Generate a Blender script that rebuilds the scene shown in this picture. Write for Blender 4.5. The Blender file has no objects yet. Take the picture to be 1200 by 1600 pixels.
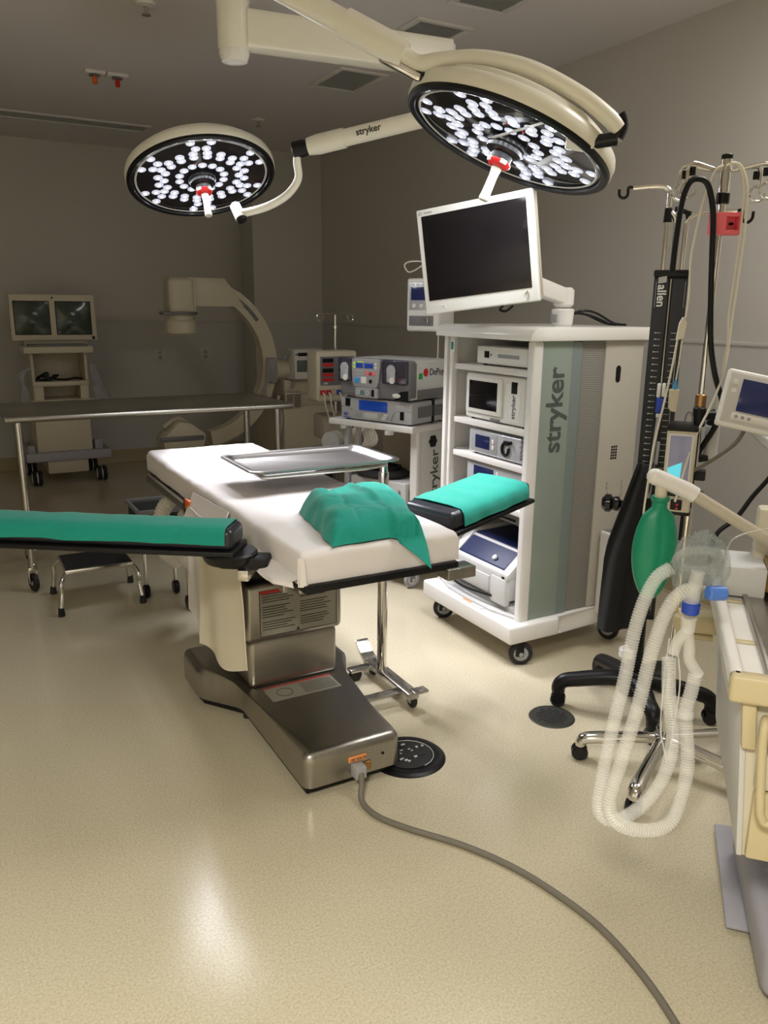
import bpy, bmesh, math, random
from mathutils import Vector, Matrix, noise
random.seed(7)
scene = bpy.context.scene
COL = scene.collection
R = math.radians
PI = math.pi

# ------------------------------------------------------------------ materials
MATS = {}
def new_mat(name):
    m = bpy.data.materials.new(name); m.use_nodes = True
    nt = m.node_tree
    return m, nt, nt.nodes['Principled BSDF']

def mat(name, col, rough=0.5, metal=0.0, spec=0.5, emit=None, estr=0.0, trans=0.0, alpha=1.0, ior=1.45,
        var=0.04, vscale=30.0, bump=0.0, bscale=200.0, sheen=0.0, coat=0.0, stretch=None, sss=0.0):
    m, nt, b = new_mat(name)
    N, L = nt.nodes, nt.links
    b.inputs['Base Color'].default_value = (*col, 1)
    b.inputs['Roughness'].default_value = rough
    b.inputs['Metallic'].default_value = metal
    b.inputs['IOR'].default_value = ior
    b.inputs['Specular IOR Level'].default_value = spec
    b.inputs['Transmission Weight'].default_value = trans
    b.inputs['Alpha'].default_value = alpha
    b.inputs['Coat Weight'].default_value = coat
    b.inputs['Sheen Weight'].default_value = sheen
    if sss:
        b.inputs['Subsurface Weight'].default_value = sss
        b.inputs['Subsurface Radius'].default_value = (.01, .01, .01)
    if emit:
        b.inputs['Emission Color'].default_value = (*emit, 1)
        b.inputs['Emission Strength'].default_value = estr
    tc = N.new('ShaderNodeTexCoord')
    mp = N.new('ShaderNodeMapping')
    if stretch: mp.inputs['Scale'].default_value = stretch
    L.new(tc.outputs['Object'], mp.inputs['Vector'])
    if var:
        n = N.new('ShaderNodeTexNoise'); n.inputs['Scale'].default_value = vscale; n.inputs['Detail'].default_value = 4
        L.new(mp.outputs['Vector'], n.inputs['Vector'])
        mx = N.new('ShaderNodeMix'); mx.data_type = 'RGBA'
        mx.inputs['A'].default_value = (*[c * (1 - var) for c in col], 1)
        mx.inputs['B'].default_value = (*[min(1, c * (1 + var)) for c in col], 1)
        L.new(n.outputs['Fac'], mx.inputs['Factor'])
        L.new(mx.outputs['Result'], b.inputs['Base Color'])
    if bump:
        n2 = N.new('ShaderNodeTexNoise'); n2.inputs['Scale'].default_value = bscale; n2.inputs['Detail'].default_value = 3
        L.new(mp.outputs['Vector'], n2.inputs['Vector'])
        bp = N.new('ShaderNodeBump'); bp.inputs['Strength'].default_value = bump; bp.inputs['Distance'].default_value = .002
        L.new(n2.outputs['Fac'], bp.inputs['Height']); L.new(bp.outputs['Normal'], b.inputs['Normal'])
    MATS[name] = m
    return m

def srgb(r, g, b):
    f = lambda c: (c / 255 / 12.92) if c / 255 <= .04045 else ((c / 255 + .055) / 1.055) ** 2.4
    return (f(r), f(g), f(b))

M = MATS
# floor: speckled sheet vinyl with a polished coat
def floor_mat():
    m, nt, b = new_mat('speckled cream vinyl'); N, L = nt.nodes, nt.links
    tc = N.new('ShaderNodeTexCoord')
    n1 = N.new('ShaderNodeTexNoise'); n1.inputs['Scale'].default_value = 150; n1.inputs['Detail'].default_value = 5; n1.inputs['Roughness'].default_value = .7
    n2 = N.new('ShaderNodeTexNoise'); n2.inputs['Scale'].default_value = 2.2; n2.inputs['Detail'].default_value = 4
    for n in (n1, n2): L.new(tc.outputs['Object'], n.inputs['Vector'])
    r1 = N.new('ShaderNodeValToRGB')
    r1.color_ramp.elements[0].position = .30; r1.color_ramp.elements[0].color = (.43, .385, .275, 1)
    r1.color_ramp.elements[1].position = .62; r1.color_ramp.elements[1].color = (.62, .56, .42, 1)
    L.new(n1.outputs['Fac'], r1.inputs['Fac'])
    r2 = N.new('ShaderNodeValToRGB')
    r2.color_ramp.elements[0].color = (.90, .89, .86, 1); r2.color_ramp.elements[1].color = (1, 1, 1, 1)
    L.new(n2.outputs['Fac'], r2.inputs['Fac'])
    mx = N.new('ShaderNodeMix'); mx.data_type = 'RGBA'; mx.blend_type = 'MULTIPLY'; mx.inputs['Factor'].default_value = 1
    L.new(r1.outputs['Color'], mx.inputs['A']); L.new(r2.outputs['Color'], mx.inputs['B'])
    L.new(mx.outputs['Result'], b.inputs['Base Color'])
    rr = N.new('ShaderNodeMapRange'); rr.inputs['To Min'].default_value = .13; rr.inputs['To Max'].default_value = .22
    L.new(n2.outputs['Fac'], rr.inputs['Value']); L.new(rr.outputs['Result'], b.inputs['Roughness'])
    n3 = N.new('ShaderNodeTexNoise'); n3.inputs['Scale'].default_value = 9; n3.inputs['Detail'].default_value = 3
    L.new(tc.outputs['Object'], n3.inputs['Vector'])
    bp = N.new('ShaderNodeBump'); bp.inputs['Strength'].default_value = .06; bp.inputs['Distance'].default_value = .01
    L.new(n3.outputs['Fac'], bp.inputs['Height']); L.new(bp.outputs['Normal'], b.inputs['Normal'])
    b.inputs['Specular IOR Level'].default_value = .5
    M['floor'] = m
floor_mat()

def wall_mat():
    # painted wall over a sheet-vinyl dado that ends at 1.4 m
    m, nt, b = new_mat('painted wall with vinyl dado'); N, L = nt.nodes, nt.links
    g = N.new('ShaderNodeNewGeometry'); s = N.new('ShaderNodeSeparateXYZ'); L.new(g.outputs['Position'], s.inputs[0])
    gt = N.new('ShaderNodeMath'); gt.operation = 'GREATER_THAN'; gt.inputs[1].default_value = 1.40
    L.new(s.outputs['Z'], gt.inputs[0])
    mx = N.new('ShaderNodeMix'); mx.data_type = 'RGBA'
    mx.inputs['A'].default_value = (.53, .52, .50, 1); mx.inputs['B'].default_value = (.55, .53, .49, 1)
    L.new(gt.outputs[0], mx.inputs['Factor'])
    n = N.new('ShaderNodeTexNoise'); n.inputs['Scale'].default_value = 1.3; n.inputs['Detail'].default_value = 5
    L.new(g.outputs['Position'], n.inputs['Vector'])
    hs = N.new('ShaderNodeHueSaturation')
    mr = N.new('ShaderNodeMapRange'); mr.inputs['To Min'].default_value = .96; mr.inputs['To Max'].default_value = 1.04
    L.new(n.outputs['Fac'], mr.inputs['Value']); L.new(mr.outputs['Result'], hs.inputs['Value'])
    L.new(mx.outputs['Result'], hs.inputs['Color']); L.new(hs.outputs['Color'], b.inputs['Base Color'])
    b.inputs['Roughness'].default_value = .45
    M['wall'] = m
wall_mat()

def perf_mat():
    m, nt, b = new_mat('perforated grey sheet'); N, L = nt.nodes, nt.links
    tc = N.new('ShaderNodeTexCoord'); v = N.new('ShaderNodeTexVoronoi'); v.inputs['Scale'].default_value = 130; v.inputs['Randomness'].default_value = 0
    L.new(tc.outputs['Object'], v.inputs['Vector'])
    r = N.new('ShaderNodeValToRGB'); r.color_ramp.elements[0].position = .36; r.color_ramp.elements[0].color = (.03, .03, .028, 1)
    r.color_ramp.elements[1].position = .42; r.color_ramp.elements[1].color = (.33, .32, .29, 1)
    L.new(v.outputs['Distance'], r.inputs['Fac']); L.new(r.outputs['Color'], b.inputs['Base Color']); b.inputs['Roughness'].default_value = .5
    M['perf'] = m
perf_mat()

mat('ceiling', (.72, .69, .695), .7, var=.03, vscale=1.5)
mat('cove', (.40, .335, .21), .4)
mat('white', (.74, .72, .69), .35, var=.03)
mat('shaded_beige', (.47, .445, .39), .4, var=.03)  # tower's rear side panel: beige darkened to stand for shade on that side
mat('white_gloss', (.82, .81, .78), .22, var=.02)
mat('lamp_shell', (.80, .78, .68), .3, var=.02)
mat('cream', (.60, .55, .43), .42)
mat('cream_yellow', (.56, .48, .29), .42)
mat('beige_plastic', (.50, .45, .36), .45)
mat('grey_plastic', (.33, .33, .34), .45)
mat('mid_grey', (.17, .17, .18), .45)
mat('light_grey', (.56, .56, .55), .4)
mat('silver_plastic', (.52, .53, .56), .3, metal=.3)
mat('lavender_grey', (.36, .35, .39), .5)
mat('black', (.006, .006, .007), .38, spec=.32)
mat('black_gloss', (.006, .006, .008), .08)
mat('black_matte', (.02, .02, .021), .7)
mat('rubber', (.014, .014, .015), .55)
mat('black_cloth', (.005, .0055, .006), .85, var=.3, vscale=25, bump=.3, sheen=.1)
mat('black_pad', (.02, .021, .028), .32, bump=.1)
mat('steel', (.40, .38, .34), .33, metal=1, var=.10, vscale=8, stretch=(1, 1, 14), bump=.04, bscale=60)
mat('steel_h', (.40, .38, .345), .30, metal=1, var=.10, vscale=8, stretch=(14, 1, 1), bump=.03, bscale=60)
mat('chrome', (.74, .72, .68), .10, metal=1, var=.02)
mat('satin_chrome', (.55, .53, .50), .22, metal=1, var=.05)
mat('tray_steel', (.36, .35, .34), .30, metal=1, var=.06, vscale=6, bump=.03, bscale=90)
mat('sheet', (.73, .695, .69), .85, var=.015, vscale=14, bump=.15, bscale=120)
mat('linen', (.72, .66, .52), .9, var=.03, vscale=10, bump=.15, bscale=200)
mat('green_cloth', (.003, .27, .21), .85, var=.10, vscale=60, bump=.25, bscale=420, sheen=.15)
mat('green_rubber', (.008, .24, .13), .38, var=.12, vscale=20)
mat('green_glass', (.33, .39, .345), .15, var=.02, trans=.2, ior=1.3)
mat('grey_glass', (.19, .235, .23), .2, var=.05)
mat('clear_plastic', (.93, .95, .95), .12, trans=.92, ior=1.25, var=0)
def clear_hose():
    # thin translucent corrugated plastic: see-through with a milky body
    m, nt, b = new_mat('translucent hose plastic'); N, L = nt.nodes, nt.links
    b.inputs['Base Color'].default_value = (.86, .86, .83, 1); b.inputs['Roughness'].default_value = .3
    b.inputs['Subsurface Weight'].default_value = .0
    t = N.new('ShaderNodeBsdfTransparent'); mx = N.new('ShaderNodeMixShader'); mx.inputs[0].default_value = .35
    out = N['Material Output']
    L.new(t.outputs[0], mx.inputs[1]); L.new(b.outputs[0], mx.inputs[2]); L.new(mx.outputs[0], out.inputs['Surface'])
    M['hose'] = m
    m2 = m.copy(); m2.name = 'thin clear wrap'; M['wrap'] = m2
    m2.node_tree.nodes['Mix Shader'].inputs[0].default_value = .33
    b2 = m2.node_tree.nodes['Principled BSDF']
    tn = m2.node_tree.nodes.new('ShaderNodeTexNoise'); tn.inputs['Scale'].default_value = 38; tn.inputs['Detail'].default_value = 1; tn.inputs['Distortion'].default_value = 1.2
    tb = m2.node_tree.nodes.new('ShaderNodeBump'); tb.inputs['Strength'].default_value = 1.0; tb.inputs['Distance'].default_value = .02
    m2.node_tree.links.new(tn.outputs['Fac'], tb.inputs['Height']); m2.node_tree.links.new(tb.outputs['Normal'], b2.inputs['Normal'])
    b2.inputs['Roughness'].default_value = .08; b2.inputs['Base Color'].default_value = (.72, .82, .80, 1)
    m3 = m.copy(); m3.name = 'smoked clear plastic'; M['smoked'] = m3
    m3.node_tree.nodes['Mix Shader'].inputs[0].default_value = .72
    b3 = m3.node_tree.nodes['Principled BSDF']; b3.inputs['Roughness'].default_value = .1; b3.inputs['Base Color'].default_value = (.05, .045, .07, 1)
clear_hose()
mat('hose_white', (.62, .59, .52), .5)
mat('crt', (.040, .056, .038), .13, var=.1, vscale=3)
mat('lcd_black', (.010, .008, .010), .12)
mat('lcd_blue', (.012, .05, .25), .2, emit=(.01, .06, .42), estr=.28, var=.02)
mat('lcd_navy', (.012, .016, .05), .15, emit=(.02, .03, .14), estr=.2)
mat('lcd_grey', (.12, .14, .15), .25)
mat('lcd_cyan', (.1, .5, .6), .2, emit=(.12, .62, .75), estr=.75)
mat('lcd_pale', (.22, .22, .30), .12, emit=(.30, .30, .42), estr=.18)
mat('amber_plastic', (.20, .12, .03), .12, var=.1)
mat('red', (.55, .02, .02), .4)
mat('bright_red', (.75, .03, .03), .35)
mat('salmon', (.80, .20, .22), .45)
mat('pink', (.85, .16, .20), .4)
mat('pink_sticker', (.80, .03, .16), .5)
mat('orange', (.75, .15, .02), .45)
mat('orange_label', (.75, .30, .10), .5)
mat('green', (.02, .35, .06), .45)
mat('lime', (.45, .75, .12), .4, emit=(.45, .8, .1), estr=.15)
mat('blue', (.02, .06, .40), .4)
mat('deep_blue', (.004, .012, .07), .5)
mat('sky_blue', (.05, .32, .70), .4)
mat('mid_blue', (.08, .20, .62), .35)
mat('teal', (.02, .22, .22), .4)
mat('brass', (.42, .24, .10), .3, metal=1)
mat('cord_grey', (.16, .145, .115), .55)
mat('cable_white', (.72, .69, .60), .45)
mat('label_grey', (.30, .29, .24), .5, var=.05)
mat('ink', (.03, .03, .03), .6)
mat('ink_grey', (.075, .095, .088), .5)
mat('white_ink', (.72, .72, .70), .5)
mat('vent_grille', (.36, .37, .36), .5, metal=.3)
mat('drain_metal', (.075, .075, .065), .4, metal=.6)
mat('lens_disc', (.018, .016, .018), .07, var=0)
mat('led_lens', (.85, .88, .95), .1, emit=(.66, .72, 1.0), estr=.48, var=0)
mat('led_core', (1, 1, 1), .1, emit=(.93, .96, 1.0), estr=270, var=0)
mat('added_diffuser', (1, 1, 1), .4, emit=(1.0, .84, .58), estr=2.0, var=0)  # glow of the added ceiling panels

# ------------------------------------------------------------------ mesh builder
def catmull(pts, n=8, closed=False):
    P = [Vector(p) for p in pts]; out = []
    k = len(P)
    rng = range(k) if closed else range(k - 1)
    for i in rng:
        if closed: p0, p1, p2, p3 = P[(i - 1) % k], P[i], P[(i + 1) % k], P[(i + 2) % k]
        else: p0, p1, p2, p3 = P[max(i - 1, 0)], P[i], P[i + 1], P[min(i + 2, k - 1)]
        for j in range(n):
            t = j / n
            out.append(.5 * ((2 * p1) + (-p0 + p2) * t + (2 * p0 - 5 * p1 + 4 * p2 - p3) * t * t + (-p0 + 3 * p1 - 3 * p2 + p3) * t ** 3))
    if not closed: out.append(P[-1])
    return out

ROOTM = {}
class MB:
    def __init__(s): s.bm = bmesh.new()
    def _xf(s, verts, m):
        for v in verts: v.co = m @ v.co
    def box(s, lo, hi, bev=0.0, seg=2, m=None):
        lo, hi = Vector(lo), Vector(hi)
        t = bmesh.new(); bmesh.ops.create_cube(t, size=1)
        d = hi - lo; c = (hi + lo) / 2
        for v in t.verts: v.co = Vector((v.co.x * d.x, v.co.y * d.y, v.co.z * d.z)) + c
        b = min(bev, min(abs(x) for x in d) * .49)
        if b > 0: bmesh.ops.bevel(t, geom=t.edges[:], offset=b, segments=seg, profile=.5, affect='EDGES', clamp_overlap=True)
        s._merge(t, m); return s
    def _merge(s, t, m=None):
        if m is not None:
            for v in t.verts: v.co = m @ v.co
        vm = {}
        for v in t.verts: vm[v] = s.bm.verts.new(v.co)
        for f in t.faces:
            try: s.bm.faces.new([vm[v] for v in f.verts])
            except ValueError: pass
        t.free()
    def cyl(s, p0, p1, r0, r1=None, seg=20, bev=0.0):
        p0, p1 = Vector(p0), Vector(p1); r1 = r0 if r1 is None else r1
        L = (p1 - p0).length; z = (p1 - p0).normalized()
        q = z.to_track_quat('Z', 'Y').to_matrix().to_4x4(); q.translation = p0
        b = min(bev, L * .45, r0 * .6, r1 * .6)
        if b > 0: prof = [(0, 0), (r0 - b, 0), (r0, b), (r1, L - b), (r1 - b, L), (0, L)]
        else: prof = [(0, 0), (r0, 0), (r1, L), (0, L)]
        return s.lathe(prof, q, seg)
    def lathe(s, prof, m=None, seg=32):
        m = m or Matrix.Identity(4); rings = []
        for r, z in prof:
            if r < 1e-6: rings.append([s.bm.verts.new(m @ Vector((0, 0, z)))])
            else: rings.append([s.bm.verts.new(m @ Vector((r * math.cos(2 * PI * i / seg), r * math.sin(2 * PI * i / seg), z))) for i in range(seg)])
        for a, b in zip(rings, rings[1:]):
            for i in range(seg):
                j = (i + 1) % seg
                if len(a) == 1 and len(b) == 1: continue
                if len(a) == 1: f = [a[0], b[j], b[i]]
                elif len(b) == 1: f = [a[i], a[j], b[0]]
                else: f = [a[i], a[j], b[j], b[i]]
                try: s.bm.faces.new(f)
                except ValueError: pass
        return s
    def tube(s, pts, r, seg=10, closed=False, smooth=0, cap=True, flat=None):
        P = catmull(pts, smooth, closed) if smooth else [Vector(p) for p in pts]
        rad = r if callable(r) else (lambda t: r)
        n = len(P); rings = []
        T = []
        for i in range(n):
            a = P[(i - 1) % n] if (closed or i > 0) else P[i]
            b = P[(i + 1) % n] if (closed or i < n - 1) else P[i]
            T.append((b - a).normalized())
        up = Vector((0, 0, 1)) if abs(T[0].z) < .9 else Vector((1, 0, 0))
        x = T[0].cross(up).normalized()
        for i in range(n):
            x = (x - T[i] * x.dot(T[i]))
            x = x.normalized() if x.length > 1e-6 else T[i].orthogonal().normalized()
            y = T[i].cross(x)
            rr = rad(i / max(1, n - 1))
            fy = flat or 1.0
            rings.append([s.bm.verts.new(P[i] + x * rr * math.cos(2 * PI * k / seg) + y * rr * fy * math.sin(2 * PI * k / seg)) for k in range(seg)])
        pr = list(zip(rings, rings[1:]))
        if closed: pr.append((rings[-1], rings[0]))
        for a, b in pr:
            for k in range(seg):
                j = (k + 1) % seg
                s.bm.faces.new([a[k], a[j], b[j], b[k]])
        if cap and not closed:
            s.bm.faces.new(rings[0][::-1]); s.bm.faces.new(rings[-1])
        return s
    def prism(s, poly, origin, xd, yd, ext, bev=0.0, seg=2):
        """polygon (2D) in plane origin+x*xd+y*yd, extruded by vector ext"""
        t = bmesh.new(); o, xd, yd, e = Vector(origin), Vector(xd), Vector(yd), Vector(ext)
        A = [t.verts.new(o + xd * p[0] + yd * p[1]) for p in poly]
        B = [t.verts.new(v.co + e) for v in A]
        n = len(A)
        t.faces.new(A[::-1]); t.faces.new(B)
        for i in range(n):
            j = (i + 1) % n; t.faces.new([A[i], A[j], B[j], B[i]])
        if bev: bmesh.ops.bevel(t, geom=t.edges[:], offset=bev, segments=seg, profile=.5, affect='EDGES', clamp_overlap=True)
        s._merge(t); return s
    def sphere(s, c, r, seg=16, sc=(1, 1, 1)):
        m = Matrix.Translation(Vector(c)) @ Matrix.Diagonal((*[r * k for k in sc], 1))
        k = seg // 2
        return s.lathe([(math.sin(PI * i / k), -math.cos(PI * i / k)) for i in range(k + 1)], m, seg)
    def grid(s, rows, thick=0.0, closed_rows=False):
        V = [[s.bm.verts.new(Vector(p)) for p in r] for r in rows]
        F = []
        for a, b in zip(V, V[1:]):
            k = len(a)
            for i in range(k if closed_rows else k - 1):
                j = (i + 1) % k
                F.append(s.bm.faces.new([a[i], a[j], b[j], b[i]]))
        if thick:
            bmesh.ops.recalc_face_normals(s.bm, faces=F)
            bmesh.ops.solidify(s.bm, geom=F, thickness=thick)
        return s
    def build(s, name, material, parent=None, sharp=38, props=None):
        bm = s.bm
        bmesh.ops.recalc_face_normals(bm, faces=bm.faces[:])
        if parent is not None:
            im = ROOTM[parent.name].inverted()
            for v in bm.verts: v.co = im @ v.co
        for f in bm.faces: f.smooth = True
        for e in bm.edges:
            if len(e.link_faces) == 2 and e.calc_face_angle(0) > R(sharp): e.smooth = False
        me = bpy.data.meshes.new(name); bm.to_mesh(me); bm.free()
        me.materials.append(M[material] if isinstance(material, str) else material)
        o = bpy.data.objects.new(name, me); COL.objects.link(o)
        if parent is not None:
            o.parent = parent; ROOTM[o.name] = ROOTM[parent.name]
        else: ROOTM[o.name] = Matrix.Identity(4)
        if props:
            for k, v in props.items(): o[k] = v
        return o

def thing(name, label, cat, loc=(0, 0, 0), rz=0, group=None, mtx=None):
    o = bpy.data.objects.new(name, None); COL.objects.link(o); o.empty_display_size = .05
    m = mtx if mtx is not None else Matrix.Translation(Vector(loc)) @ Matrix.Rotation(R(rz), 4, 'Z')
    o.matrix_world = m; ROOTM[o.name] = m.copy()
    o['label'] = label; o['category'] = cat
    if group: o['group'] = group
    return o
def tag(o, label, cat, group=None, kind=None):
    o['label'] = label; o['category'] = cat
    if group: o['group'] = group
    if kind: o['kind'] = kind
    return o
def dup(root, loc=None, rz=None, label=None, mtx=None):
    r = root.copy(); COL.objects.link(r)
    if mtx is None: mtx = Matrix.Translation(Vector(loc)) @ Matrix.Rotation(R(rz or 0), 4, 'Z')
    r.matrix_world = mtx; ROOTM[r.name] = mtx.copy()
    if label: r['label'] = label
    for ch in list(root.children):
        c = ch.copy(); COL.objects.link(c); c.parent = r; c.matrix_parent_inverse = ch.matrix_parent_inverse.copy(); ROOTM[c.name] = mtx
        for g in list(ch.children):
            d = g.copy(); COL.objects.link(d); d.parent = c; ROOTM[d.name] = mtx
    return r
def struct(o): o['kind'] = 'structure'; return o

class Loc:
    """builder whose coordinates are local to a thing (x right, y into, z up)"""
    def __init__(s, root): s.r = root; s.m = ROOTM[root.name]
    def build(s, mb, name, material, parent=None, **k):
        for v in mb.bm.verts: v.co = s.m @ v.co
        return mb.build(name, material, parent or s.r, **k)

def text(body, size, parent, material, origin, xd, yd, name='lettering', depth=.0012, align='LEFT', bold=0.0, squash=1.0, local=False, space=1.0):
    cu = bpy.data.curves.new('lettering', 'FONT'); cu.body = body; cu.size = size; cu.extrude = depth; cu.align_x = align; cu.offset = bold
    cu.space_character = space
    ob = bpy.data.objects.new('tmp', cu); COL.objects.link(ob)
    dg = bpy.context.evaluated_depsgraph_get(); dg.update()
    me = bpy.data.meshes.new_from_object(ob.evaluated_get(dg))
    bpy.data.objects.remove(ob)
    x, y = Vector(xd).normalized(), Vector(yd).normalized(); z = x.cross(y)
    m = Matrix(((x.x, y.x, z.x, 0), (x.y, y.y, z.y, 0), (x.z, y.z, z.z, 0), (0, 0, 0, 1))); m.translation = Vector(origin)
    rm = ROOTM[parent.name]
    if local: me.transform(m @ Matrix.Diagonal((squash, 1, 1, 1)))
    else: me.transform(rm.inverted() @ m @ Matrix.Diagonal((squash, 1, 1, 1)))
    me.materials.clear(); me.materials.append(M[material])
    o = bpy.data.objects.new(name, me); COL.objects.link(o); o.parent = parent; ROOTM[o.name] = rm
    return o

def nz(p, s=1.0, seed=0): return noise.noise(Vector((p[0] * s + seed * 7.3, p[1] * s - seed * 3.1, p[2] * s + seed)))

# =================================================================== the room
CZ = 2.98
XR, XL, YF, YB = 3.505, -2.6, 8.25, -2.2
struct(MB().box((XL - .1, YB - .1, -.08), (XR + .1, YF + .1, 0)).build('floor', 'floor'))
struct(MB().box((XL - .1, YB - .1, CZ), (XR + .1, YF + .1, CZ + .08)).build('ceiling', 'ceiling'))
w = MB().box((XL - .1, YF, 0), (XR + .1, YF + .1, CZ))
w.prism([(2.78, 7.64), (3.505, 7.64), (3.505, 8.25), (2.863, 8.25)], (0, 0, 0), (1, 0, 0), (0, 1, 0), (0, 0, CZ))
struct(w.build('wall_back', 'wall'))
struct(MB().box((XR, YB, 0), (XR + .1, YF, CZ)).build('wall_right', 'wall'))
struct(MB().box((XL - .1, YB, 0), (XL, YF, CZ)).build('wall_left', 'wall'))
struct(MB().box((XL, YB - .1, 0), (XR, YB, CZ)).build('wall_front', 'wall'))
def cove(a, b, nrm):
    a, b, n = Vector(a), Vector(b), Vector(nrm)
    return MB().prism([(0, 0), (.03, 0), (.012, .012), (.006, .035), (.006, .13), (0, .13)], a, n, (0, 0, 1), b - a)
bb = cove((XL, YF, 0), (2.863, YF, 0), (0, -1, 0)); struct(bb.build('baseboard_back', 'cove'))
struct(cove((2.78, 7.64, 0), (XR, 7.64, 0), (0, -1, 0)).build('baseboard_alcove', 'cove'))
struct(cove((XR, YB, 0), (XR, 7.64, 0), (-1, 0, 0)).build('baseboard_right', 'cove'))
struct(cove((XL, YB, 0), (XL, YF, 0), (1, 0, 0)).build('baseboard_left', 'cove'))
struct(MB().box((XR - .006, YB, 1.385), (XR, 7.64, 1.405), .002).build('trim_1', 'wall'))
struct(MB().box((XL, YF - .006, 1.385), (2.86, YF, 1.405), .002).build('trim_2', 'wall'))
struct(MB().box((2.78, 7.634, 1.385), (XR, 7.64, 1.405), .002).build('trim_3', 'wall'))

# ceiling fittings
def vent(x0, y0, x1, y1, label):
    t = thing('ceiling_vent', label, 'air vent', ((x0 + x1) / 2, (y0 + y1) / 2, CZ), 0, 'ceiling vents')
    f = MB(); b = .035
    for lo, hi in (((x0, y0), (x1, y0 + b)), ((x0, y1 - b), (x1, y1)), ((x0, y0 + b), (x0 + b, y1 - b)), ((x1 - b, y0 + b), (x1, y1 - b))):
        f.box((*lo, CZ - .014), (*hi, CZ), .004)
    f.build('frame', 'white', t)
    g = MB().box((x0 + b, y0 + b, CZ - .004), (x1 - b, y1 - b, CZ - .001))
    k = int((y1 - y0 - 2 * b) / .022)
    for i in range(k):
        y = y0 + b + (i + .5) * (y1 - y0 - 2 * b) / k
        g.box((x0 + b, y - .003, CZ - .011), (x1 - b, y + .003, CZ - .004))
    g.build('grille', 'vent_grille', t)
vent(2.36, 4.84, 2.70, 5.32, 'square grey ceiling vent over the tool pump cart, farthest of the three')
vent(2.32, 3.86, 2.66, 4.20, 'ceiling vent half hidden behind the near lamp arm')
vent(2.33, 2.86, 2.66, 3.62, 'ceiling vent cut by the top edge above the near surgical lamp')
t = thing('slot_diffuser', 'long narrow slot diffuser in the ceiling along the back wall', 'air vent', (.5, 7.29, CZ))
MB().box((-1.2, 7.15, CZ - .012), (1.76, 7.19, CZ), .003).box((-1.2, 7.38, CZ - .012), (1.76, 7.42, CZ), .003).box((1.73, 7.19, CZ - .012), (1.76, 7.38, CZ), .003).build('frame', 'ceiling', t)
MB().box((-1.2, 7.19, CZ - .004), (1.73, 7.38, CZ)).box((-1.2, 7.26, CZ - .01), (1.73, 7.27, CZ)).box((-1.2, 7.32, CZ - .01), (1.73, 7.33, CZ)).build('slot', 'vent_grille', t)
t = thing('gas_outlet_plate', 'white ceiling plate with two hanging orange and red gas connectors', 'gas outlet', (1.14, 5.76, CZ))
MB().box((1.01, 5.70, CZ - .02), (1.135, 5.79, CZ), .006).box((1.145, 5.70, CZ - .02), (1.275, 5.79, CZ), .006).build('plate', 'white', t)
for x, c in ((1.07, 'orange'), (1.21, 'red')):
    k = MB().cyl((x, 5.74, CZ - .03), (x, 5.74, CZ - .018), .035, .03, 16).build('socket', 'mid_grey', t)
    MB().cyl((x, 5.74, CZ - .075), (x, 5.74, CZ - .03), .016, .014, 14, .003).build('connector', c, k)
def sprinkler(x, y, label):
    t = thing('fire_sprinkler', label, 'sprinkler', (x, y, CZ))
    MB().lathe([(0, 0), (.05, 0), (.045, -.012), (.02, -.016), (0, -.016)], Matrix.Translation((x, y, CZ)), 20).build('escutcheon', 'white', t)
    MB().cyl((x, y, CZ - .05), (x, y, CZ - .014), .009, .011, 10).cyl((x, y, CZ - .055), (x, y, CZ - .05), .022, .022, 14).build('head', 'satin_chrome', t)
sprinkler(1.085, 4.394, 'small pendant sprinkler at the top edge, left of the lamp column')
sprinkler(2.428, 6.466, 'small pendant sprinkler just right of the far round lamp')
for x, lb in ((1.977, 'dim wall socket plate left of its twin under the imaging arm'), (2.446, 'dim wall socket plate beside the curve of the imaging arm')):
    t = thing('wall_socket', lb, 'socket', (x, YF, 1.07), 0, 'wall sockets')
    MB().box((x - .06, YF - .012, 1.0), (x + .06, YF, 1.13), .004).build('plate', 'light_grey', t)
    MB().box((x - .02, YF - .016, 1.075), (x + .02, YF - .011, 1.105), .002).box((x - .02, YF - .016, 1.025), (x + .02, YF - .011, 1.055), .002).build('outlet', 'grey_plastic', t)

# floor fittings
t = thing('floor_drain', 'round grated floor drain in front of the black star base', 'floor drain', (1.955, 2.14, 0))
MB().lathe([(0, .004), (.07, .004), (.085, .005), (.09, 0), (0, 0)], Matrix.Translation((1.955, 2.14, 0)), 36).build('rim', 'drain_metal', t)
g = MB()
for i in range(-4, 5):
    for j in range(-4, 5):
        if i * i + j * j < 17: g.box((1.955 + i * .015 - .005, 2.14 + j * .015 - .005, .004), (1.955 + i * .015 + .005, 2.14 + j * .015 + .005, .0055))
g.build('holes', 'black_matte', t)
t = thing('floor_outlet_cover', 'black round floor outlet cover beside the steel table base', 'floor cover', (1.31, 2.16, 0))
mt = Matrix.Translation((1.31, 2.16, 0))
MB().lathe([(0, .008), (.098, .008), (.105, .011), (.125, .008), (.135, 0), (0, 0)], mt, 44).build('ring', 'black', t)
MB().lathe([(0, .0115), (.085, .0115), (.087, .009), (0, .009)], mt, 36).box((1.26, 2.13, .0115), (1.365, 2.20, .015), .004).build('lid', 'black_matte', t)
g = MB()
g.tube([(1.31 + .092 * math.cos(a), 2.16 + .092 * math.sin(a), .0115) for a in [i * PI / 9 - 1.4 for i in range(10)]], .0014, 6)
for k in range(14):
    a, r = random.uniform(0, 2 * PI), random.uniform(.02, .085)
    x, y = 1.31 + r * math.cos(a), 2.16 + r * math.sin(a)
    g.box((x - .004, y - .003, .0112), (x + random.uniform(.002, .012), y + .003, .0152))
g.build('worn_paint', 'light_grey', t)

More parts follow.
